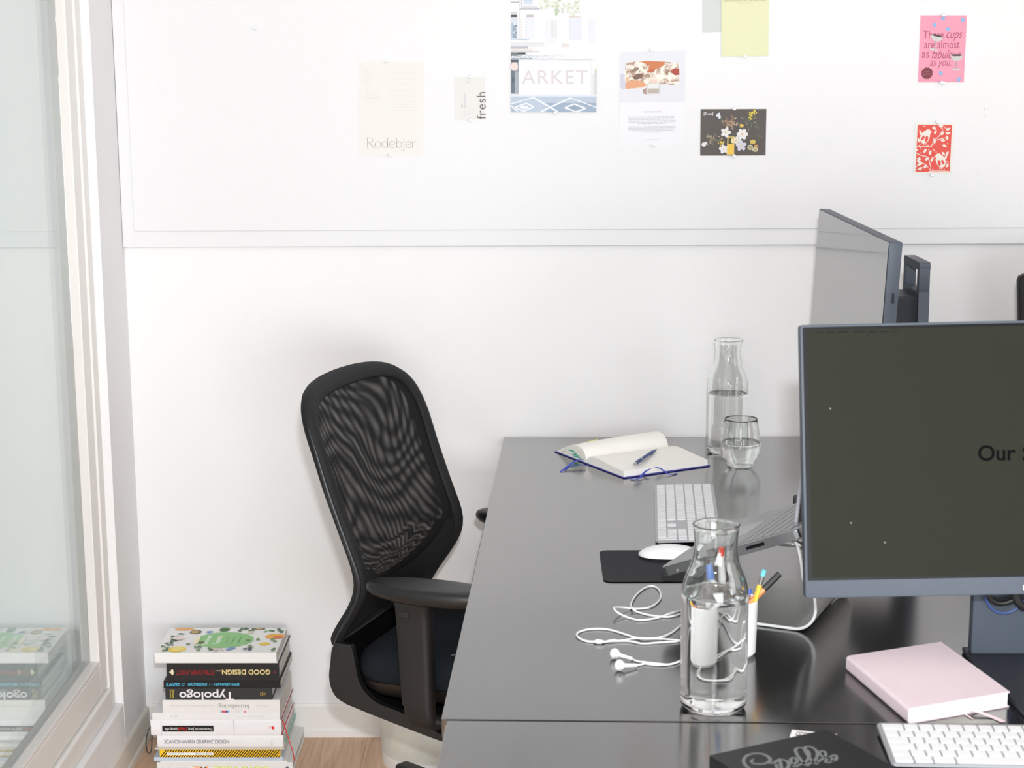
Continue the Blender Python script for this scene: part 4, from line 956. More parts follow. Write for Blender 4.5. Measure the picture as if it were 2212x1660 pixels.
tipP = ony(1563, 1188, 2.386); stick('marker_pen', 'white marker with a red end cap in the pen cup seen through the carafe neck', 'marker', tipP, (CX-.012, CY+.016, bz), [('marker_body', 0, .7, .0062, mat('light_grey_plastic', (216, 218, 222), .35), 18), ('marker_cap', .7, .94, .0068, M_white, 18), ('cap_end', .94, 1, .0060, mat('red_plastic', (235, 66, 46), .4), 18)])
tipP = ony(1527, 1218, 2.372); stick('marker_pen', 'grey marker with a blue end cap in the pen cup seen through the carafe', 'marker', tipP, (CX-.004, CY-.014, bz), [('marker_body', 0, .86, .0060, MATS['light_grey_plastic'], 18), ('cap_end', .86, 1, .0064, mat('blue_plastic', (70, 130, 220), .4), 18)])

# ================================================================== EARPHONES
EP = thing('earphones', 'white wired earphones lying coiled on the black desk', 'earphones', (.15, 2.45, T))
ez = T+.0019
def wire(pts, r=.00165, nm='cable', k=6, lift=()):
    P3 = []
    for i, q in enumerate(pts):
        z = ez+(q[2] if len(q) > 2 else 0); v = onz(q[0], q[1], z); P3.append(v-EP.location)
    b = NB(); tube(b, P3, r, n=8, smoothk=k); return obj(nm, b, M_white, EP, True)
wire([(1520, 1345), (1500, 1327), (1480, 1321), (1464, 1321), (1447, 1326, .002), (1425, 1334), (1400, 1339), (1378, 1340), (1355, 1334), (1336, 1325, .006), (1326.5, 1316, .010), (1330, 1313, .009), (1350, 1313.5, .003), (1378, 1316), (1405, 1312), (1424, 1298), (1427.5, 1284), (1420, 1271), (1406, 1267), (1389, 1273), (1372, 1289), (1363.5, 1305, .002), (1366, 1315, .0035), (1378, 1323), (1400, 1329), (1425, 1332.5), (1447, 1333), (1472, 1326), (1500, 1318), (1530, 1316), (1550, 1330)])
wire([(1545, 1322), (1510, 1330), (1485, 1340), (1471, 1351), (1450, 1368), (1425, 1378, .002), (1400, 1380, .002), (1375, 1378.5), (1350, 1371), (1325, 1363), (1298, 1359), (1270, 1360.5), (1251, 1366), (1246, 1373), (1252, 1380), (1268, 1386), (1288, 1387)])
wire([(1300, 1387), (1320, 1385.5), (1345, 1384, .001), (1370, 1380, .0025), (1400, 1381.5), (1430, 1381), (1455, 1383), (1480, 1384.5), (1520, 1392), (1560, 1410), (1575, 1435), (1545, 1450), (1500, 1435), (1474, 1427.5), (1460, 1432), (1440, 1437), (1410, 1436.5), (1388, 1433)], r=.0013)
wire([(1300, 1388), (1330, 1386), (1360, 1386), (1388, 1391), (1420, 1389), (1455, 1387), (1485, 1386), (1530, 1400), (1570, 1420), (1560, 1446), (1520, 1447), (1480, 1424), (1468, 1430), (1445, 1436), (1415, 1433.5), (1385, 1430)], r=.0013)
wire([(1283, 1387, .001), (1290, 1386.8, .0018), (1298, 1387, .0018), (1306, 1387.5, .001)], r=[.0018, .0036, .0032, .0018], nm='splitter', k=4)
wire([(1312, 1386, .001), (1325, 1384.5, .001), (1332, 1384.5, .001)], r=[.0016, .0028, .0018], nm='slider', k=4)
def bud(px, py, ex, ey, nm):
    z = T+.0085; c = onz(px, py, z); e = onz(ex, ey, T+.0045); d = (e-c).normalized()
    b = NB(); bmesh.ops.create_uvsphere(b, u_segments=20, v_segments=14, radius=1)
    for v in b.verts:
        k = 1-.22*max(0, v.co.x); v.co = Vector((v.co.x*.0080, v.co.y*.0078*k, v.co.z*.0083*k))
    q = d.to_track_quat('X', 'Z').to_matrix().to_4x4()
    bmesh.ops.transform(b, matrix=Matrix.Translation(c-EP.location) @ q, verts=b.verts)
    o = obj('earbud', b, M_white, EP, True)
    b = NB(); tube(b, [c-EP.location+d*.004, (c*.5+e*.5)-EP.location, e-EP.location], [.0035, .0028, .0024], n=12); obj('stem', b, M_white, o, True)
    b = NB(); bmesh.ops.create_uvsphere(b, u_segments=10, v_segments=6, radius=.0022)
    bmesh.ops.transform(b, matrix=Matrix.Translation(c-EP.location+Vector((0, -.0062, -.0025))), verts=b.verts); obj('speaker_grille', b, mat('grille_grey', (196, 194, 190), .5), o, True)
bud(1328.5, 1413, 1366, 1424, 'a'); bud(1339, 1438, 1376, 1438, 'b')
wire([(1364, 1424), (1374, 1428), (1386, 1431)], r=.0013); wire([(1374, 1437.5), (1386, 1436), (1395, 1434)], r=.0013)

# ================================================================== KEYBOARDS
def keyboard(loc, rz, label, W_, H_, rows, tilt):
    t = thing('keyboard', label, 'keyboard', loc, rz)
    b = NB(); Rt = Matrix.Rotation(tilt, 4, 'X')
    prism(b, rrect(0, W_, 0, H_, .006), 0, .0036, bev=.0008, seg=2, bevall=False); 
    bmesh.ops.transform(b, matrix=Matrix.Translation((0, 0, .0016)) @ Rt, verts=b.verts); obj('case', b, M_alu2, t)
    b = NB(); box(b, .02, W_-.02, H_-.012, H_-.004, .0002, .0016+math.sin(tilt)*(H_-.012), bev=0); obj('foot_bar', b, M_alu2, t)
    cache = {}; cnt = 0; extra = NB()
    for (x, y, w, h) in rows:
        key = (round(w, 4), round(h, 4)); cnt += 1
        if cnt > 100:
            g0 = len(extra.verts); vs = prism(extra, rrect(.0012, w-.0012, .0012, h-.0012, .0018, 3), .0036, .0054, bev=.0004, seg=1, bevall=False)
            bmesh.ops.transform(extra, matrix=Matrix.Translation((0, 0, .0016)) @ Rt @ Matrix.Translation((x, y, 0)), verts=vs); continue
        if key not in cache:
            b = NB(); prism(b, rrect(.0012, w-.0012, .0012, h-.0012, .0018, 3), .0036, .0054, bev=.0004, seg=1, bevall=False); o = obj('key', b, M_key, t); cache[key] = o
        else: o = cache[key].copy(); COL.objects.link(o); o.parent = t
        o.matrix_local = Matrix.Translation((0, 0, .0016)) @ Rt @ Matrix.Translation((x, y, 0))
    if cnt > 100: o = obj('keys', extra, M_key, t); o['kind'] = 'stuff'
    else: extra.free()
    return t
def keyrows(u=.01905, v=.0186, full=False, mx=.0042, my=.0032):
    R_ = []
    L_ = [[1.3, 1.25, 1.45, 5, 1.25, 1.25, 1, 1, 1], [1.25]+[1]*11+[2.25], [1.75]+[1]*12+[.75], [1.5]+[1]*12+[1], [1]*13+[1.5], [1.5]+[1]*13]
    for j, row in enumerate(L_):
        x = mx
        for k_ in row: R_.append((x, my+j*v, k_*u, v)); x += k_*u
    if full:
        x1 = mx+14.7*u; x2 = x1+3.2*u
        for j in (4, 3): 
            for i in range(3): R_.append((x1+i*u, my+j*v, u, v))
        R_.append((x1+u, my+v, u, v))
        for i in range(3): R_.append((x1+i*u, my, u, v))
        for i in range(3): R_.append((x1+i*u, my+5*v, u, v))
        for j in range(1, 6):
            for i in range(4): 
                if not (i == 3 and j == 1): R_.append((x2+i*u*.93, my+j*v, u*.93, v))
        R_.append((x2, my, 2*u*.93, v)); R_.append((x2+2*u*.93, my, u*.93, v)); R_.append((x2+3*u*.93, my, u*.93, 2*v))
    return R_
keyboard((.444, 1.966, T), math.radians(-2.4), 'white compact keyboard at the bottom right in front of the big monitor', .2865, .120, keyrows(), math.radians(2.6))
KA = math.atan2(2.946-3.379, .224-.254)   # from far-left corner towards near
b0 = Vector((.254, 3.379, T))
keyboard(b0, KA, 'long white keyboard with number pad lying away from the camera beyond the mouse mat', .4187, .1195, keyrows(full=True), math.radians(2.6))

# ================================================================== MOUSE MAT, MOUSE
mm = thing('mouse_mat', 'black fabric mouse mat under the white mouse', 'mouse mat', (.23, 2.82, T))
b = NB(); prism(b, [(x, y) for x, y in rrect(-.108, .125, -.088, .092, .012, 6)], .0002, .0028, bev=.0007, seg=2, bevall=False); obj('mat', b, mat('mat_black_fabric', (62, 62, 66), .92, spec=.08, var=.25, scale=900, bump=.3), mm)
bm_ = NB(); tube(bm_, [Vector((x, y, .0012)) for x, y in rrect(-.1082, .1252, -.0882, .0922, .012, 6)]+[Vector((.1252, .080, .0012))], .0011, n=6, cap=False); obj('stitched_edge', bm_, M_blackm, mm)
mo = thing('computer_mouse', 'white curved wireless mouse on the black mat', 'mouse', (.244, 2.862, T+.0029), math.radians(-4))
def msec(x):
    f = (x/.0565); w = .0285*(1-abs(f)**3.2)**.5 if abs(f) < 1 else 0.0; return max(w, .0015), .0198*(1-abs(f*.98)**2.2)**.75+.002
secs = []
for i in range(19):
    x = -.056+.112*i/18; w_, hh = msec(x); r = []
    for k in range(17):
        a = PI*k/16; r.append((x, -w_*math.cos(a), .006+(hh-.001)*math.sin(a)**.9*.86))
    secs.append(r)
b = NB(); rings_loft(b, secs); obj('top_shell', b, mat('gloss_white', (242, 243, 245), .2, var=.0), mo, True, ang=60)
secs = []
for i in range(19):
    x = -.055+.110*i/18; w_, hh = msec(x); r = []
    for y_, z_ in ((-w_*.98, .0062), (-w_*.80, .0028), (-w_*.6, .0012), (w_*.6, .0012), (w_*.80, .0028), (w_*.98, .0062)): r.append((x, y_, z_))
    secs.append(r)
b = NB(); rings_loft(b, secs); obj('aluminium_base', b, M_metal, mo, True)
for y_ in (-.018, .013):
    b = NB(); box(b, -.035, .030, y_, y_+.005, 0, .0014); obj('glide_strip', b, M_blackm, mo)

# ================================================================== LAPTOP ON STAND
F2 = Vector((.885, -.465, 0)).normalized(); G2 = Vector((-F2.y, F2.x, 0))
P0 = Vector((.202, 2.562, .823)); P1 = Vector((.397, 2.46, .913))
S2 = (P1-P0).normalized(); dep = (P1-P0).length+.006; N2 = S2.cross(G2).normalized()
ML = Matrix(((S2.x, G2.x, N2.x, P0.x), (S2.y, G2.y, N2.y, P0.y), (S2.z, G2.z, N2.z, P0.z), (0, 0, 0, 1)))
LT = thing('laptop', 'open grey laptop on a metal stand with its side ports facing the camera', 'laptop', P0)
def lap(name, bm, m, parent=LT, sm=False, M=ML):
    bmesh.ops.transform(bm, matrix=Matrix.Translation(-P0) @ M, verts=bm.verts); return obj(name, bm, m, parent, sm)
M_sg = mat('space_grey_aluminium', (140, 142, 146), .3, metal=1, var=.02)
M_lid = mat('pale_grey_aluminium', (176, 178, 184), .4, metal=.3)
M_stand = mat('satin_grey_aluminium', (172, 173, 170), .4, metal=.75)
LW = .304; TH = .0155
b = NB(); prism(b, rrect(0, dep, 0, LW, .010, 5), -TH, 0, bev=.0022, seg=3, bevall=False); base = lap('base', b, M_sg)
b = NB(); prism(b, rrect(dep*.50, dep*.93, .014, LW-.014, .003, 3), -.0002, .0003); lap('keyboard_well', b, mat('keyboard_well_grey', (120, 122, 124), .5), base)
kp = NB()
for r_ in range(6):
    for c_ in range(14):
        x0_ = dep*.515+r_*dep*.0685; y0_ = .017+c_*.0193
        box(kp, x0_, x0_+dep*.058, y0_, y0_+.0172, .0003, .0012, bev=.0003, seg=1)
o = lap('key_field', kp, mat('laptop_key_grey', (150, 152, 152), .5), base); o['kind'] = 'stuff'
b = NB(); prism(b, rrect(dep*.05, dep*.46, LW*.33, LW*.67, .004, 3), .0001, .0004); lap('trackpad', b, mat('trackpad_grey', (168, 170, 173), .35, metal=.4), base)
b = NB(); box(b, dep*.30, dep*.51, -.0006, .001, -.0085, -.0052, bev=.0004); lap('port', b, M_bezel, base); b = NB(); box(b, dep*.62, dep*.75, -.0006, .001, -.0098, -.0046, bev=.0005); lap('port', b, M_bezel, base)
b = NB(); vs = lathe(b, [(0, 0), (.0022, 0), (.0022, .0006), (0, .0006)], n=12); bmesh.ops.transform(b, matrix=Matrix.Translation((.028, .0003, -.011)) @ Matrix.Rotation(PI/2, 4, 'X'), verts=vs); lap('screw', b, M_metal, base)
# lid
lean = math.radians(112)
hingeM = ML @ Matrix.Translation((dep-.004, 0, .001)) @ Matrix.Rotation(-(PI-lean), 4, 'Y')
LV = S2*math.cos(math.radians(0)); up = (Vector((0, 0, 1))+F2*.10).normalized()
nn = G2.cross(up).normalized(); H0 = P1+S2*.002+Vector((0, 0, .002))
MLid = Matrix(((up.x, G2.x, -nn.x, H0.x), (up.y, G2.y, -nn.y, H0.y), (up.z, G2.z, -nn.z, H0.z), (0, 0, 0, 1)))
b = NB(); prism(b, rrect(0, .212, 0, LW, .010, 5), 0, .0048, bev=.0012, seg=2, bevall=False); lid = lap('lid', b, M_lid, M=MLid)
b = NB(); prism(b, rrect(.006, .207, .005, LW-.005, .006, 4), -.0004, .0001) ; lap('display', b, mat('dark_display', (24, 26, 28), .15), lid, M=MLid)
b = NB(); tube(b, [(dep-.004, .03, -.004), (dep-.004, LW-.03, -.004)], .0045, n=12); lap('hinge', b, M_bezel, base, True)
# the stand: one bent plate
ST = thing('laptop_stand', 'bent aluminium laptop stand with a bright rounded edge under the laptop', 'stand', (.421, 2.475, T))
sa = math.radians(-24); FS = Vector((math.cos(sa), math.sin(sa), 0)); GS = Vector((-FS.y, FS.x, 0))
prof = [(-.115, .003), (-.02, .003)]
for i in range(1, 12):
    a = -PI/2+(PI/2+math.radians(9))*i/11; prof.append((-.02+.033*math.cos(a), .036+.033*math.sin(a)))
# rise leaning forward then the tilted tray
prof += [(.008, .085), (.002, .120), (-.004, .130), (-.02, .1345)]
bx = (P0-ST.location); 
def strip_plate(profile, wy0, wy1, th):
    V = [Vector((p[0], 0, p[1])) for p in profile]; n = len(V); a_, b_ = [], []
    for i, p in enumerate(V):
        t_ = (V[min(i+1, n-1)]-V[max(i-1, 0)]).normalized(); nrm = Vector((-t_.z, 0, t_.x)); a_.append(p-nrm*th/2); b_.append(p+nrm*th/2)
    loop = a_+b_[::-1]; bm = NB()
    rings_loft(bm, [[(q.x, wy0, q.z) for q in loop], [(q.x, wy1, q.z) for q in loop]]); return bm
Mst = Matrix(((FS.x, GS.x, 0, 0), (FS.y, GS.y, 0, 0), (0, 0, 1, 0), (0, 0, 0, 1)))
b = strip_plate(prof[:-1], 0, .235, .0048); bmesh.ops.transform(b, matrix=Mst, verts=b.verts); obj('bent_plate', b, M_stand, ST, True, ang=40)
b = NB(); tube(b, [Mst @ Vector((q_[0], -.0006, q_[1])) for q_ in prof[:-1]], .0024, n=10, up=GS); obj('polished_edge', b, mat('polished_edge_aluminium', (236, 237, 238), .3, metal=.2), ST, True)
# tray follows the underside of the laptop
b = NB(); prism(b, rrect(dep*.10, dep*.80, .03, LW-.04, .012, 5), -TH-.0050, -TH-.0003, bev=.001, bevall=False)
bmesh.ops.transform(b, matrix=Matrix.Translation(-ST.location) @ ML, verts=b.verts); obj('tray', b, M_stand, ST)
for s_ in (.05, .19):
    b = NB(); a_ = P0+S2*(dep*.74)+G2*(s_+.01)-N2*(TH+.005)-ST.location; c_ = Mst @ Vector((-.004, s_, .124)); tube(b, [c_-Vector((0, 0, .01)), (a_+c_)/2, a_], .0055, n=10); obj('support_arm', b, M_stand, ST, True)
# white charging cable
b = NB(); pts = [ony(1690, 1166, 2.55), ony(1702, 1163, 2.52), ony(1714, 1167, 2.50), ony(1722, 1178, 2.49), ony(1727, 1195, 2.48), ony(1731, 1218, 2.48), ony(1738, 1260, 2.49), ony(1765, 1290, 2.53), onz(1800, 1290, T+.003), onz(1860, 1280, T+.003), onz(1960, 1270, T+.003)]
tube(b, pts, .0024, n=9, smoothk=6); o = obj('charging_cable', b, M_white, None, True); tag(o, 'white charging cable curving down beside the big monitor behind the laptop', 'cable')

# ================================================================== MONITORS
def screen_nodes():
    m = mat('matt_lcd_screen', (42, 44, 37), .4, spec=.03, var=.02); return m
M_lcd = screen_nodes()
M_lcd2 = mat('dim_lcd_screen', (60, 61, 62), .13, spec=.8, var=.01, ior=1.9, coat=.5)
M_glyph = mat('screen_glyph_black', (6, 6, 7), .4, spec=.03)
def monitor(label, BL, right, up, W_, H_, chin, bez, lcd, base_poly, col, handle, name='monitor'):
    t = thing(name, label, 'monitor', (BL+right*W_*.5).to_tuple()[:2]+(T,))
    O = t.location; n = right.cross(up).normalized()      # n points to the viewer side
    M = Matrix(((right.x, up.x, n.x, BL.x-O.x), (right.y, up.y, n.y, BL.y-O.y), (right.z, up.z, n.z, BL.z-O.z), (0, 0, 0, 1)))
    b = NB(); prism(b, rrect(0, W_, 0, H_, .004, 4), -.022, 0, bev=.0012, seg=2, bevall=False, M=M)
    prism(b, rrect(W_*.12, W_*.88, H_*.12, H_*.85, .02, 4), -.034, -.0215, bev=.004, seg=2, bevall=False, M=M)
    body = obj('housing', b, M_mon, t, True, ang=30)
    b = NB(); prism(b, rrect(.0035, W_-.0035, chin, H_-.0035, .001, 2), -.0005, .0006, M=M); obj('bezel', b, M_bezel, t)
    b = NB(); prism(b, rrect(bez, W_-bez, chin+.004, H_-bez+.002, .0005, 1), .0004, .0009, M=M); scr = obj('screen', b, lcd, t)
    # stand: block, upright plate with a handle hole, base
    x0, x1, y0, y1, ztop, zhole = col
    b = NB(); hd = .030; hw = (x1-x0)*.17 if handle == 'y' else 0
    if handle == 'y':      # plate lies in the y-z plane
        out = rrect(y0, y1, 0, ztop-T-.008, .010, 5); zz0 = ztop-T-.008
        e = .019
        MM = Matrix(((0, 0, 1, -O.x), (1, 0, 0, -O.y), (0, 1, 0, .008), (0, 0, 0, 1)))
        # frame built of four bars so the hole is real
        prism(b, rrect(y0, y1, 0, zhole, .001, 2), x0, x1, bev=0, M=MM, bevall=False)
        prism(b, rrect(y0+.0003, y0+e, zhole-.001, zz0-.006, .001, 2), x0+.0003, x1-.0003, bev=0, M=MM, bevall=False)
        prism(b, rrect(y1-e, y1-.0003, zhole-.001, zz0-.006, .001, 2), x0+.0003, x1-.0003, bev=0, M=MM, bevall=False)
        prism(b, rrect(y0, y1, zz0-.015, zz0, .006, 4), x0, x1, bev=0, M=MM, bevall=False)
    else:
        box(b, x0-O.x, x1-O.x, y0-O.y, y1-O.y, .008, ztop-T, bev=.004)
    obj('upright', b, M_mon, t, True, ang=30)
    cpt = BL+right*(W_*.5)+up*(H_*.52)-O
    b = NB()
    if handle == 'y': box(b, cpt.x+.030, x0-O.x+.004, (y0+y1)/2-O.y-.055, (y0+y1)/2-O.y+.055, .20, .432, bev=.004)
    else: box(b, (x0+x1)/2-O.x-.035, (x0+x1)/2-O.x+.035, cpt.y+.018, y0-O.y+.004, cpt.z-.06, cpt.z+.06, bev=.004)
    obj('mount_block', b, M_mond, t)
    b = NB(); prism(b, [(p_[0]-O.x, p_[1]-O.y) for p_ in base_poly], .0005, .0085, bev=.002, seg=2, bevall=False); obj('stand_base', b, M_mond, t)
    return t, M, scr, n
def rquad(x0, x1, y0, y1, r): return rrect(x0, x1, y0, y1, r, 5)
BL = Vector((.380, 2.25, .8735)); TL = Vector((.3735, 2.32, 1.2465))
up = (TL-BL).normalized(); rt = Vector((1, 0, .0145)).normalized(); rt = (rt-up*rt.dot(up)).normalized()
t, MM, scr, n = monitor('large near monitor turned to the camera, dark screen lettered Our', BL, rt, up, .605, .3800, .0245, .0095, M_lcd,
                        [(.655, 2.118), (.80, 2.118), (.80, 2.385), (.636, 2.385), (.634, 2.30), (.650, 2.19)], (.640, .745, 2.352, 2.372, 1.16, 0), 'x')
pr = Print((0, 0, 0), (1, 0, 0), (0, 1, 0)); pr.o = MM @ Vector((0, 0, .0009)); pr.u = rt; pr.v = up; pr.n = n
def s2(px, py):   # screen plane coordinates of a photo pixel
    d = ray(px, py); tt = (BL-CP).dot(n)/d.dot(n); q = CP+d*tt-BL; return q.dot(rt), q.dot(up)
ax, ay = s2(2112.5, 997); bx_, by_ = s2(2193, 962.5)
pr.text('Our', ax, ay, bx_-ax, s2(2112, 962.5)[1]-ay, M_glyph, off=.018)
sx_, sy_ = s2(2208.5, 998); pr.text('S', sx_, sy_, .021, s2(2112, 962)[1]-ay, M_glyph, off=.018)
M_faint = mat('screen_menu_grey', (28, 30, 26), .4, spec=.03)
for a_, c_ in ((1750, 1754), (1761, 1777), (1787, 1801), (1810, 1832), (1843, 1868), (1877, 1893), (1902, 1919), (1928, 1937)):
    q0 = s2(a_, 719.5-(a_-1750)*.017); q1 = s2(c_, 719.5-(a_-1750)*.017); x = q0[0]
    while x < q1[0]-.0005: pr.rect(x, min(x+.0015, q1[0]), q0[1]-.0008, q0[1]+.0012, M_faint); x += .0022
q0 = s2(1875, 724.5); pr.ell(q0[0], q0[1], .0012, .0012, M_faint)
for a_, c_ in ((1793, 883), (1838, 1130), (1911, 1172)):
    q0 = s2(a_, c_); pr.ell(q0[0], q0[1], .0014, .0012, mat('dust_speck', (128, 128, 124), .8))
pr.build('screen_text', scr)
pr = Print((0, 0, 0), (1, 0, 0), (0, 1, 0)); pr.o = MM @ Vector((0, 0, .0002)); pr.u = rt; pr.v = up; pr.n = n
q0 = s2(2210, 1275); pr.text('P', q0[0], q0[1], .0055, .0065, (220, 228, 232), off=.01); pr.build('badge', t)
# far monitor, seen from its side
BLn = Vector((.6045, 3.525, .925)); rt2 = Vector((0, -1, 0)); up2 = Vector((0, 0, 1))
# top edge passes (1922,523) near and (1770,451) far
hN = onz(1922, 523, 1.309); hF = onz(1770, 451, 1.309)
W2 = (hN-hF).length; rt2 = (hN-hF).normalized(); up2 = Vector((.045, 0, 1)).normalized(); up2 = (up2-rt2*up2.dot(rt2)).normalized(); H2 = .383
BLf = hF-up2*H2
yc = (hN.y+hF.y)/2
t, MM2, scr2, n2 = monitor('far monitor seen edge-on in front of the white wall, with a handle on its stand', BLf, rt2, up2, W2, H2, .0225, .0036, M_lcd2,
                 rquad(.522, .79, yc-.125, yc+.125, .02), (.715, .735, yc-.072, yc+.062, 1.243, .433), 'y')
b = NB(); prism(b, rrect(.03, .036, .30, .335, .001, 2), .0001, .0006); bmesh.ops.transform(b, matrix=MM2, verts=b.verts); b.free()
b = NB(); box(b, -.0012, .0012, -.0022, .0022, -.009, .009)
q = hN-t.location-up2*.095-n2*.013
bmesh.ops.transform(b, matrix=Matrix.Translation(q+rt2*.0004) @ Matrix.Rotation(PI/2, 4, 'Z'), verts=b.verts); obj('cable_lock_slot', b, M_mond, t)
# black object, built as a monitor, at the right edge of the photo
RC = thing('monitor', 'edge of a black monitor with a rounded corner, cut off at the right', 'monitor', (1.20, 3.55, 0))
p1 = ony(2199, 594, 3.55); p2 = ony(2212, 590, 3.55); p3 = ony(2204, 695, 3.55)
b = NB(); o1 = RC.location
zt = p1.z; x1_ = p1.x-o1.x; x3_ = p3.x-o1.x
prism(b, [(x3_+.018, .77), (x1_, zt-.012), (x1_+.003, zt-.003), (x1_+.010, zt), (x1_+.20, zt+.045), (x1_+.38, zt+.035), (x1_+.395, zt+.02), (x1_+.38, .77)], -.013, .013, bev=.004, seg=2, M=Matrix(((1, 0, 0, 0), (0, 0, -1, 0), (0, 1, 0, 0), (0, 0, 0, 1))), bevall=False)
obj('housing', b, mat('warm_black_plastic', (17, 14, 14), .5, spec=.2), RC, True, ang=30)
b = NB(); box(b, -.03, .04, .012, .03, T+.006, 1.05, bev=.003); obj('upright', b, M_blackm, RC)
b = NB(); box(b, -.12, .13, -.09, .11, T+.0003, T+.0085, bev=.003); obj('stand_base', b, M_blackm, RC)
# cables behind the near monitor
b = NB(); tube(b, [ony(x, y, 2.335) for x, y in ((2128, 1270), (2131, 1296), (2138, 1310), (2150, 1321), (2166, 1325), (2182, 1323), (2197, 1314), (2215, 1298), (2230, 1270))], .0016, n=8, smoothk=6); o = obj('blue_cable', b, mat('blue_cable_plastic', (58, 84, 146), .5), None, True); tag(o, 'thin blue cable looping below the near monitor in front of its stand', 'cable')
b = NB(); tube(b, [ony(x, y, 2.331) for x, y in ((2132, 1262), (2136, 1288), (2148, 1301), (2165, 1304), (2185, 1298), (2200, 1285), (2210, 1262))], .0042, n=10, smoothk=6); o = obj('black_cable', b, M_blackm, None, True); tag(o, 'thick black cable hanging just under the near monitor', 'cable')
b = NB(); tube(b, [ony(x, y, 2.325) for x, y in ((2188, 1262), (2194, 1290), (2203, 1306), (2216, 1312), (2235, 1300), (2245, 1262))], .0060, n=10, smoothk=6); o = obj('black_cable', b, M_blackm, None, True); tag(o, 'thickest black cable loop under the near monitor at the photo edge', 'cable')

# ================================================================== OPEN NOTEBOOK
NBK = thing('open_notebook', 'open notebook with cream pages and blue cover on the far part of the desk', 'notebook', (.118, 3.59, T))
e1 = Vector((.870, .493, 0)).normalized(); e2 = Vector((e1.y, -e1.x, 0))   # e1 along the spine (into depth), e2 to the right page
LEN = .222
def npt(s, t_, z): return e1*s+e2*t_+Vector((0, 0, z))
RP = [(0, .007), (.004, .012), (.012, .0175), (.026, .0205), (.05, .0205), (.085, .0175), (.125, .0150), (.149, .0142)]
LP = [(0, .007), (-.003, .014), (-.010, .024), (-.022, .031), (-.040, .0335), (-.062, .030), (-.085, .022), (-.108, .012), (-.124, .0048)]
def pageblock(P_top, edge_in):
    bm = NB(); ns = 10; sg = 1 if P_top[-1][0] > 0 else -1
    def sec(s): 
        f = s/LEN
        top = [npt(s, t_, z*(1+(.0 if sg > 0 else .22)*math.sin(f*PI*.5)*(1 if abs(t_) > .002 else 0))+.0004) for t_, z in P_top]
        bot = [npt(s, P_top[-1][0]*1.0+sg*edge_in, .0022), npt(s, 0, .0022)]
        return top+bot
    rings_loft(bm, [sec(.003+(LEN-.006)*i/ns) for i in range(ns+1)]); return bm
obj('right_pages', pageblock(RP, .001), M_page, NBK, True, ang=50)
obj('left_pages', pageblock(LP, .004), M_page, NBK, True, ang=50)
M_bluecov = mat('navy_blue_cover', (44, 48, 140), .5)
b = NB()
for a_, c_ in ((.0005, .156), (-.134, -.0005)):
    P4 = [npt(0, a_, 0), npt(LEN, a_, 0), npt(LEN, c_, 0), npt(0, c_, 0)]; prism(b, [(q.x, q.y) for q in P4], .0003, .0021, bev=.0005, seg=1)
obj('cover', b, M_bluecov, NBK)
M_tab = mat('turquoise_tab', (70, 180, 160), .6)
for s_, t0, t1_, z0 in ((.0024, -.082, -.042, .0155), (.0024, -.060, -.030, .0105), (.0024, -.058, -.018, .0065)):
    b = NB(); q = [npt(s_-.0012, t0, z0), npt(s_-.0012, (t0+t1_)/2, z0+.0042), npt(s_-.0012, t1_, z0+.0010), npt(s_-.0012, (t0+t1_)/2, z0+.0006)]
    a1 = [b.verts.new(v) for v in q]; a2 = [b.verts.new(v+e1*.001) for v in q]; b.faces.new(a1); b.faces.new(a2[::-1])
    for i in range(4): b.faces.new((a1[i], a2[i], a2[(i+1) % 4], a1[(i+1) % 4]))
    obj('page_tab', b, M_tab, NBK)
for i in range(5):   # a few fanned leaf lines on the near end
    b = NB(); tube(b, [npt(.0022, -.118+.006*i, .0042+.001*i), npt(.0022, -.08, .008+.0042*i), npt(.0022, -.045, .009+.0048*i), npt(.0022, -.012, .008+.003*i)], .00022, n=5, smoothk=4); obj('page_fold', b, mat('page_line_tan', (214, 202, 172), .8), NBK)
b = NB(); q0 = ony(1246, 962, 3.70)-NBK.location
pts_ = [ony(1246, 961.5, 3.685), ony(1262, 956, 3.70), ony(1280, 952, 3.71), ony(1292.5, 948.5, 3.715)]
lo_ = [ony(1248, 962.5, 3.685), ony(1268, 959.5, 3.70), ony(1282, 957, 3.71), ony(1284.5, 956.5, 3.715)]
A_ = [b.verts.new(v-NBK.location) for v in pts_]; B_ = [b.verts.new(v-NBK.location) for v in lo_]; A2 = [b.verts.new(v-NBK.location+Vector((0, .0006, 0))) for v in pts_]; B2 = [b.verts.new(v-NBK.location+Vector((0, .0006, 0))) for v in lo_]
for i in range(3): b.faces.new((A_[i], A_[i+1], B_[i+1], B_[i])); b.faces.new((A2[i], B2[i], B2[i+1], A2[i+1])); b.faces.new((A_[i], A2[i], A2[i+1], A_[i+1])); b.faces.new((B_[i], B_[i+1], B2[i+1], B2[i]))
obj('sticky_note', b, mat('pale_yellow_note', (240, 226, 120), .7), NBK)
M_rib = mat('royal_blue_ribbon', (46, 70, 190), .55)
def ribbon(pp, wid=.0032, par=NBK, m=M_rib, k=6, nm='ribbon', upv=(0, 0, 1)):
    b = NB(); tube(b, [onz(x, y, T+z)-par.location for x, y, z in pp], wid, n=8, smoothk=k, flat=.00045, up=upv); return obj(nm, b, m, par, True)
ribbon([(1259, 993.5, .012), (1250, 994, .014), (1240, 998, .012), (1225, 1009, .006), (1211, 1020, .0008)], .003)
ribbon([(1266, 1006, .006), (1252, 1005, .006), (1237, 1007, .006), (1228, 1010, .004), (1219.5, 1016.5, .0010)], .003)
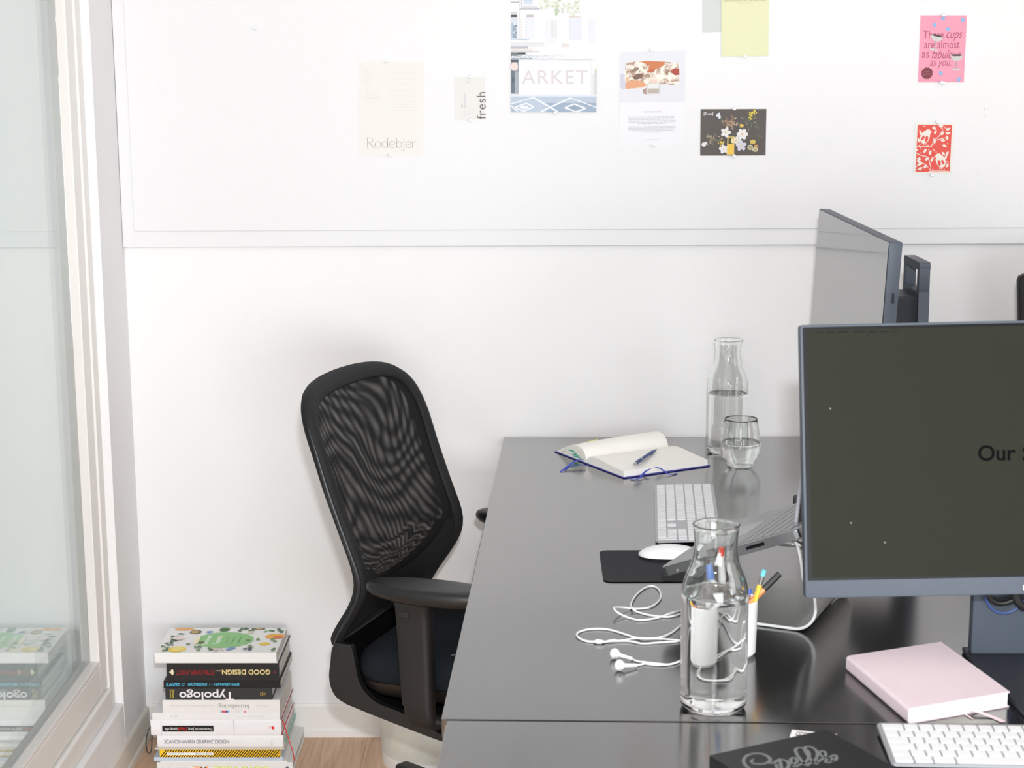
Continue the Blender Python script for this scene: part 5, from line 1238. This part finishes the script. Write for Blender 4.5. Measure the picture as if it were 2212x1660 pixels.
ribbon([(1362, 1035.5, .0012), (1372, 1036.5, .0014), (1382, 1033, .003), (1390, 1023, .007), (1400, 1015, .011), (1412, 1010.5, .013), (1424, 1011.5, .012), (1433, 1017, .008), (1441, 1023, .004), (1450, 1026, .0016), (1462, 1023, .0012)], .0026, nm='elastic_band')
# pen on the page
pa = onz(1370, 1003.5, T+.0245); pb = onz(1418, 971.5, T+.0245); 
d = pb-pa; t = thing('ballpoint_pen', 'blue ballpoint pen lying on the open notebook page', 'pen', pa)
for nm, f0, f1, r, m_ in (('push_button', 0, .09, .0030, M_metal), ('pen_body', .09, .80, .0042, mat('navy_pen_plastic', (42, 62, 128), .3)), ('pen_tip', .80, 1, [.0040, .0012], MATS['navy_pen_plastic']), ('ring', .28, .31, .0045, M_metal)):
    b = NB(); tube(b, [d*f0, d*(f0+f1)/2, d*f1], r, n=14); obj(nm, b, m_, t, True)
b = NB(); sd = d.normalized().cross(Vector((0, 0, 1))); tube(b, [d*.28+sd*.0052, d*.42+sd*.006, d*.55+sd*.0052], .0012, n=8); obj('clip', b, M_metal, t, True)

# ================================================================== PINK NOTEBOOK
zt = T+.0225
C4 = [onz(x, y, zt) for x, y in ((1828, 1418), (2033, 1387), (2182, 1497), (1962, 1531.5))]
c0 = sum(C4, Vector())/4; c0.z = T
PN = thing('pink_notebook', 'closed pale pink softcover notebook beside the large monitor base', 'notebook', c0)
def q2(k, s=1.0): v = C4[k]-c0; return (v.x*s, v.y*s)
M_pink = mat('pale_pink_cover', (229, 213, 220), .55, spec=.3)
sp = ((C4[0]+C4[3])/2-c0); sp.z = 0
uu = (C4[3]-C4[0]).normalized(); vv = (C4[1]-C4[0]).normalized(); Lu = (C4[3]-C4[0]).length; Lv = (C4[1]-C4[0]).length
def pnM(): o_ = C4[0]-c0; return Matrix(((uu.x, vv.x, 0, o_.x), (uu.y, vv.y, 0, o_.y), (0, 0, 1, 0), (0, 0, 0, 1)))
n_ = 10; R1 = .0052
def cprof(t_):
    out = [(Lv, .0225-t_)] 
    for i in range(n_+1):
        a = PI/2+PI/2*i/n_; out.append((R1+(R1-t_)*math.cos(a), .0225-R1+(R1-t_)*math.sin(a)))
    for i in range(n_+1):
        a = PI+PI/2*i/n_; out.append((R1+(R1-t_)*math.cos(a), .0004+R1+(R1-t_)*math.sin(a)))
    out.append((Lv, .0004+t_)); return out
loop = cprof(0)+cprof(.0017)[::-1]
b = NB(); rings_loft(b, [[(x_, y_, z_) for y_, z_ in loop] for x_ in (0, Lu)]); bmesh.ops.transform(b, matrix=pnM(), verts=b.verts)
obj('cover', b, M_pink, PN, True, ang=40)
b = NB(); box(b, .002, Lu-.0015, .002, Lv-.0025, .0021, .0208, M=pnM()); obj('pages', b, M_page, PN)
b = NB(); P_l = [onz(x, y, T+z)-c0 for x, y, z in ((2060, 1520, .0055), (2090, 1532, .0060), (2118, 1540, .0040), (2145, 1550, .0012), (2168, 1560, .0010), (2198, 1566, .0010))]
tube(b, [P_l[0], P_l[1], P_l[2], P_l[3], P_l[4]], .0042, n=8, smoothk=5, flat=.0004); tube(b, [onz(x, y, T+z)-c0 for x, y, z in ((2062, 1530, .002), (2080, 1541, .0014), (2092, 1548, .0009), (2101, 1554, .0008))], .0013, n=6, smoothk=3, flat=.0004)
obj('ribbon_marker', b, mat('pink_ribbon', (240, 214, 222), .6), PN, True)

# ================================================================== BLACK BOX AND CARD
zt = T+.030
Q0, Q1, Q2 = [onz(x, y, zt) for x, y in ((1532, 1632), (1786, 1576), (1898, 1652))]
va = (Q1-Q0).normalized(); La = (Q1-Q0).length; vb = Vector((va.y, -va.x, 0)); Lb = .17
BXx = thing('black_box', 'flat black box with grey script lettering at the bottom of the photo', 'box', (Q0.x, Q0.y, T))
Mb = Matrix(((va.x, vb.x, 0, 0), (va.y, vb.y, 0, 0), (0, 0, 1, 0), (0, 0, 0, 1)))
M_bx = mat('black_card_box', (38, 38, 40), .5, spec=.3)
b = NB(); box(b, .001, La-.001, .001, Lb-.001, .0004, .016, M=Mb); obj('tray', b, mat('black_card_tray', (26, 26, 27), .55), BXx)
b = NB(); box(b, 0, La, 0, Lb, .0105, .030, bev=.0006, seg=1, M=Mb); obj('lid', b, M_bx, BXx)
pr = Print((0, 0, 0), (1, 0, 0), (0, 1, 0)); pr.o = Vector((0, 0, .0302)); pr.u = va; pr.v = -vb; pr.n = Vector((0, 0, 1))
def bp_(px, py): v = onz(px, py, zt)-Q0; return v.dot(va), v.dot(-vb)
SG = (112, 116, 118)
def SS(pts, w_=.0042, k=6): pr.stroke([bp_(*q_) for q_ in pts], w_, SG, k=k)
SS([(1628, 1641), (1623, 1646), (1628, 1651), (1645, 1652), (1660, 1648), (1663, 1640), (1650, 1631), (1630, 1629), (1613, 1634), (1606, 1645), (1613, 1657), (1632, 1668), (1655, 1672)], [.003, .0042, .0048, .0042, .0048])
SS([(1660, 1650), (1672, 1649), (1684, 1642), (1700, 1646), (1704, 1656), (1694, 1664), (1680, 1662), (1676, 1652)])
SS([(1684, 1640), (1690, 1670)]); SS([(1700, 1655), (1712, 1654), (1722, 1646), (1716, 1638), (1708, 1642), (1712, 1656), (1724, 1658)])
SS([(1722, 1656), (1742, 1646), (1748, 1630), (1740, 1620), (1728, 1617), (1719, 1620), (1722, 1632), (1738, 1652), (1748, 1656)])
SS([(1744, 1654), (1762, 1642), (1765, 1626), (1756, 1617), (1744, 1614), (1738, 1619), (1744, 1632), (1758, 1649), (1768, 1652)])
SS([(1766, 1648), (1782, 1636), (1782, 1626), (1774, 1624), (1770, 1630), (1782, 1638), (1797, 1640), (1796, 1648), (1784, 1648), (1788, 1640), (1804, 1632), (1806, 1642), (1796, 1648)])
pr.build('script_lettering', BXx)
cc = [onz(x, y, T+.0004) for x, y in ((1711, 1577.5), (1808, 1587.5))]; cu = (cc[1]-cc[0]).normalized(); cl = (cc[1]-cc[0]).length; cv = Vector((cu.y, -cu.x, 0))
BC = thing('business_card', 'white card with black marks tucked partly under the black box', 'card', cc[0])
b = NB(); Mc = Matrix(((cu.x, cv.x, 0, 0), (cu.y, cv.y, 0, 0), (0, 0, 1, 0), (0, 0, 0, 1))); box(b, 0, cl, 0, .0255, 0, .0004, M=Mc); obj('card_stock', b, M_paper, BC)
pr = Print((0, 0, 0), (1, 0, 0), (0, 1, 0)); pr.o = Vector((0, 0, .0006)); pr.u = cu; pr.v = -cv; pr.n = Vector((0, 0, 1))
pr.text('NADAM', cl*.12, -.0105, cl*.40, .0055, (40, 40, 40), off=.02); pr.text('WKRN', cl*.10, -.0215, cl*.55, .0085, (40, 40, 40), off=.02); pr.build('card_print', BC)
bpy.context.view_layer.update()
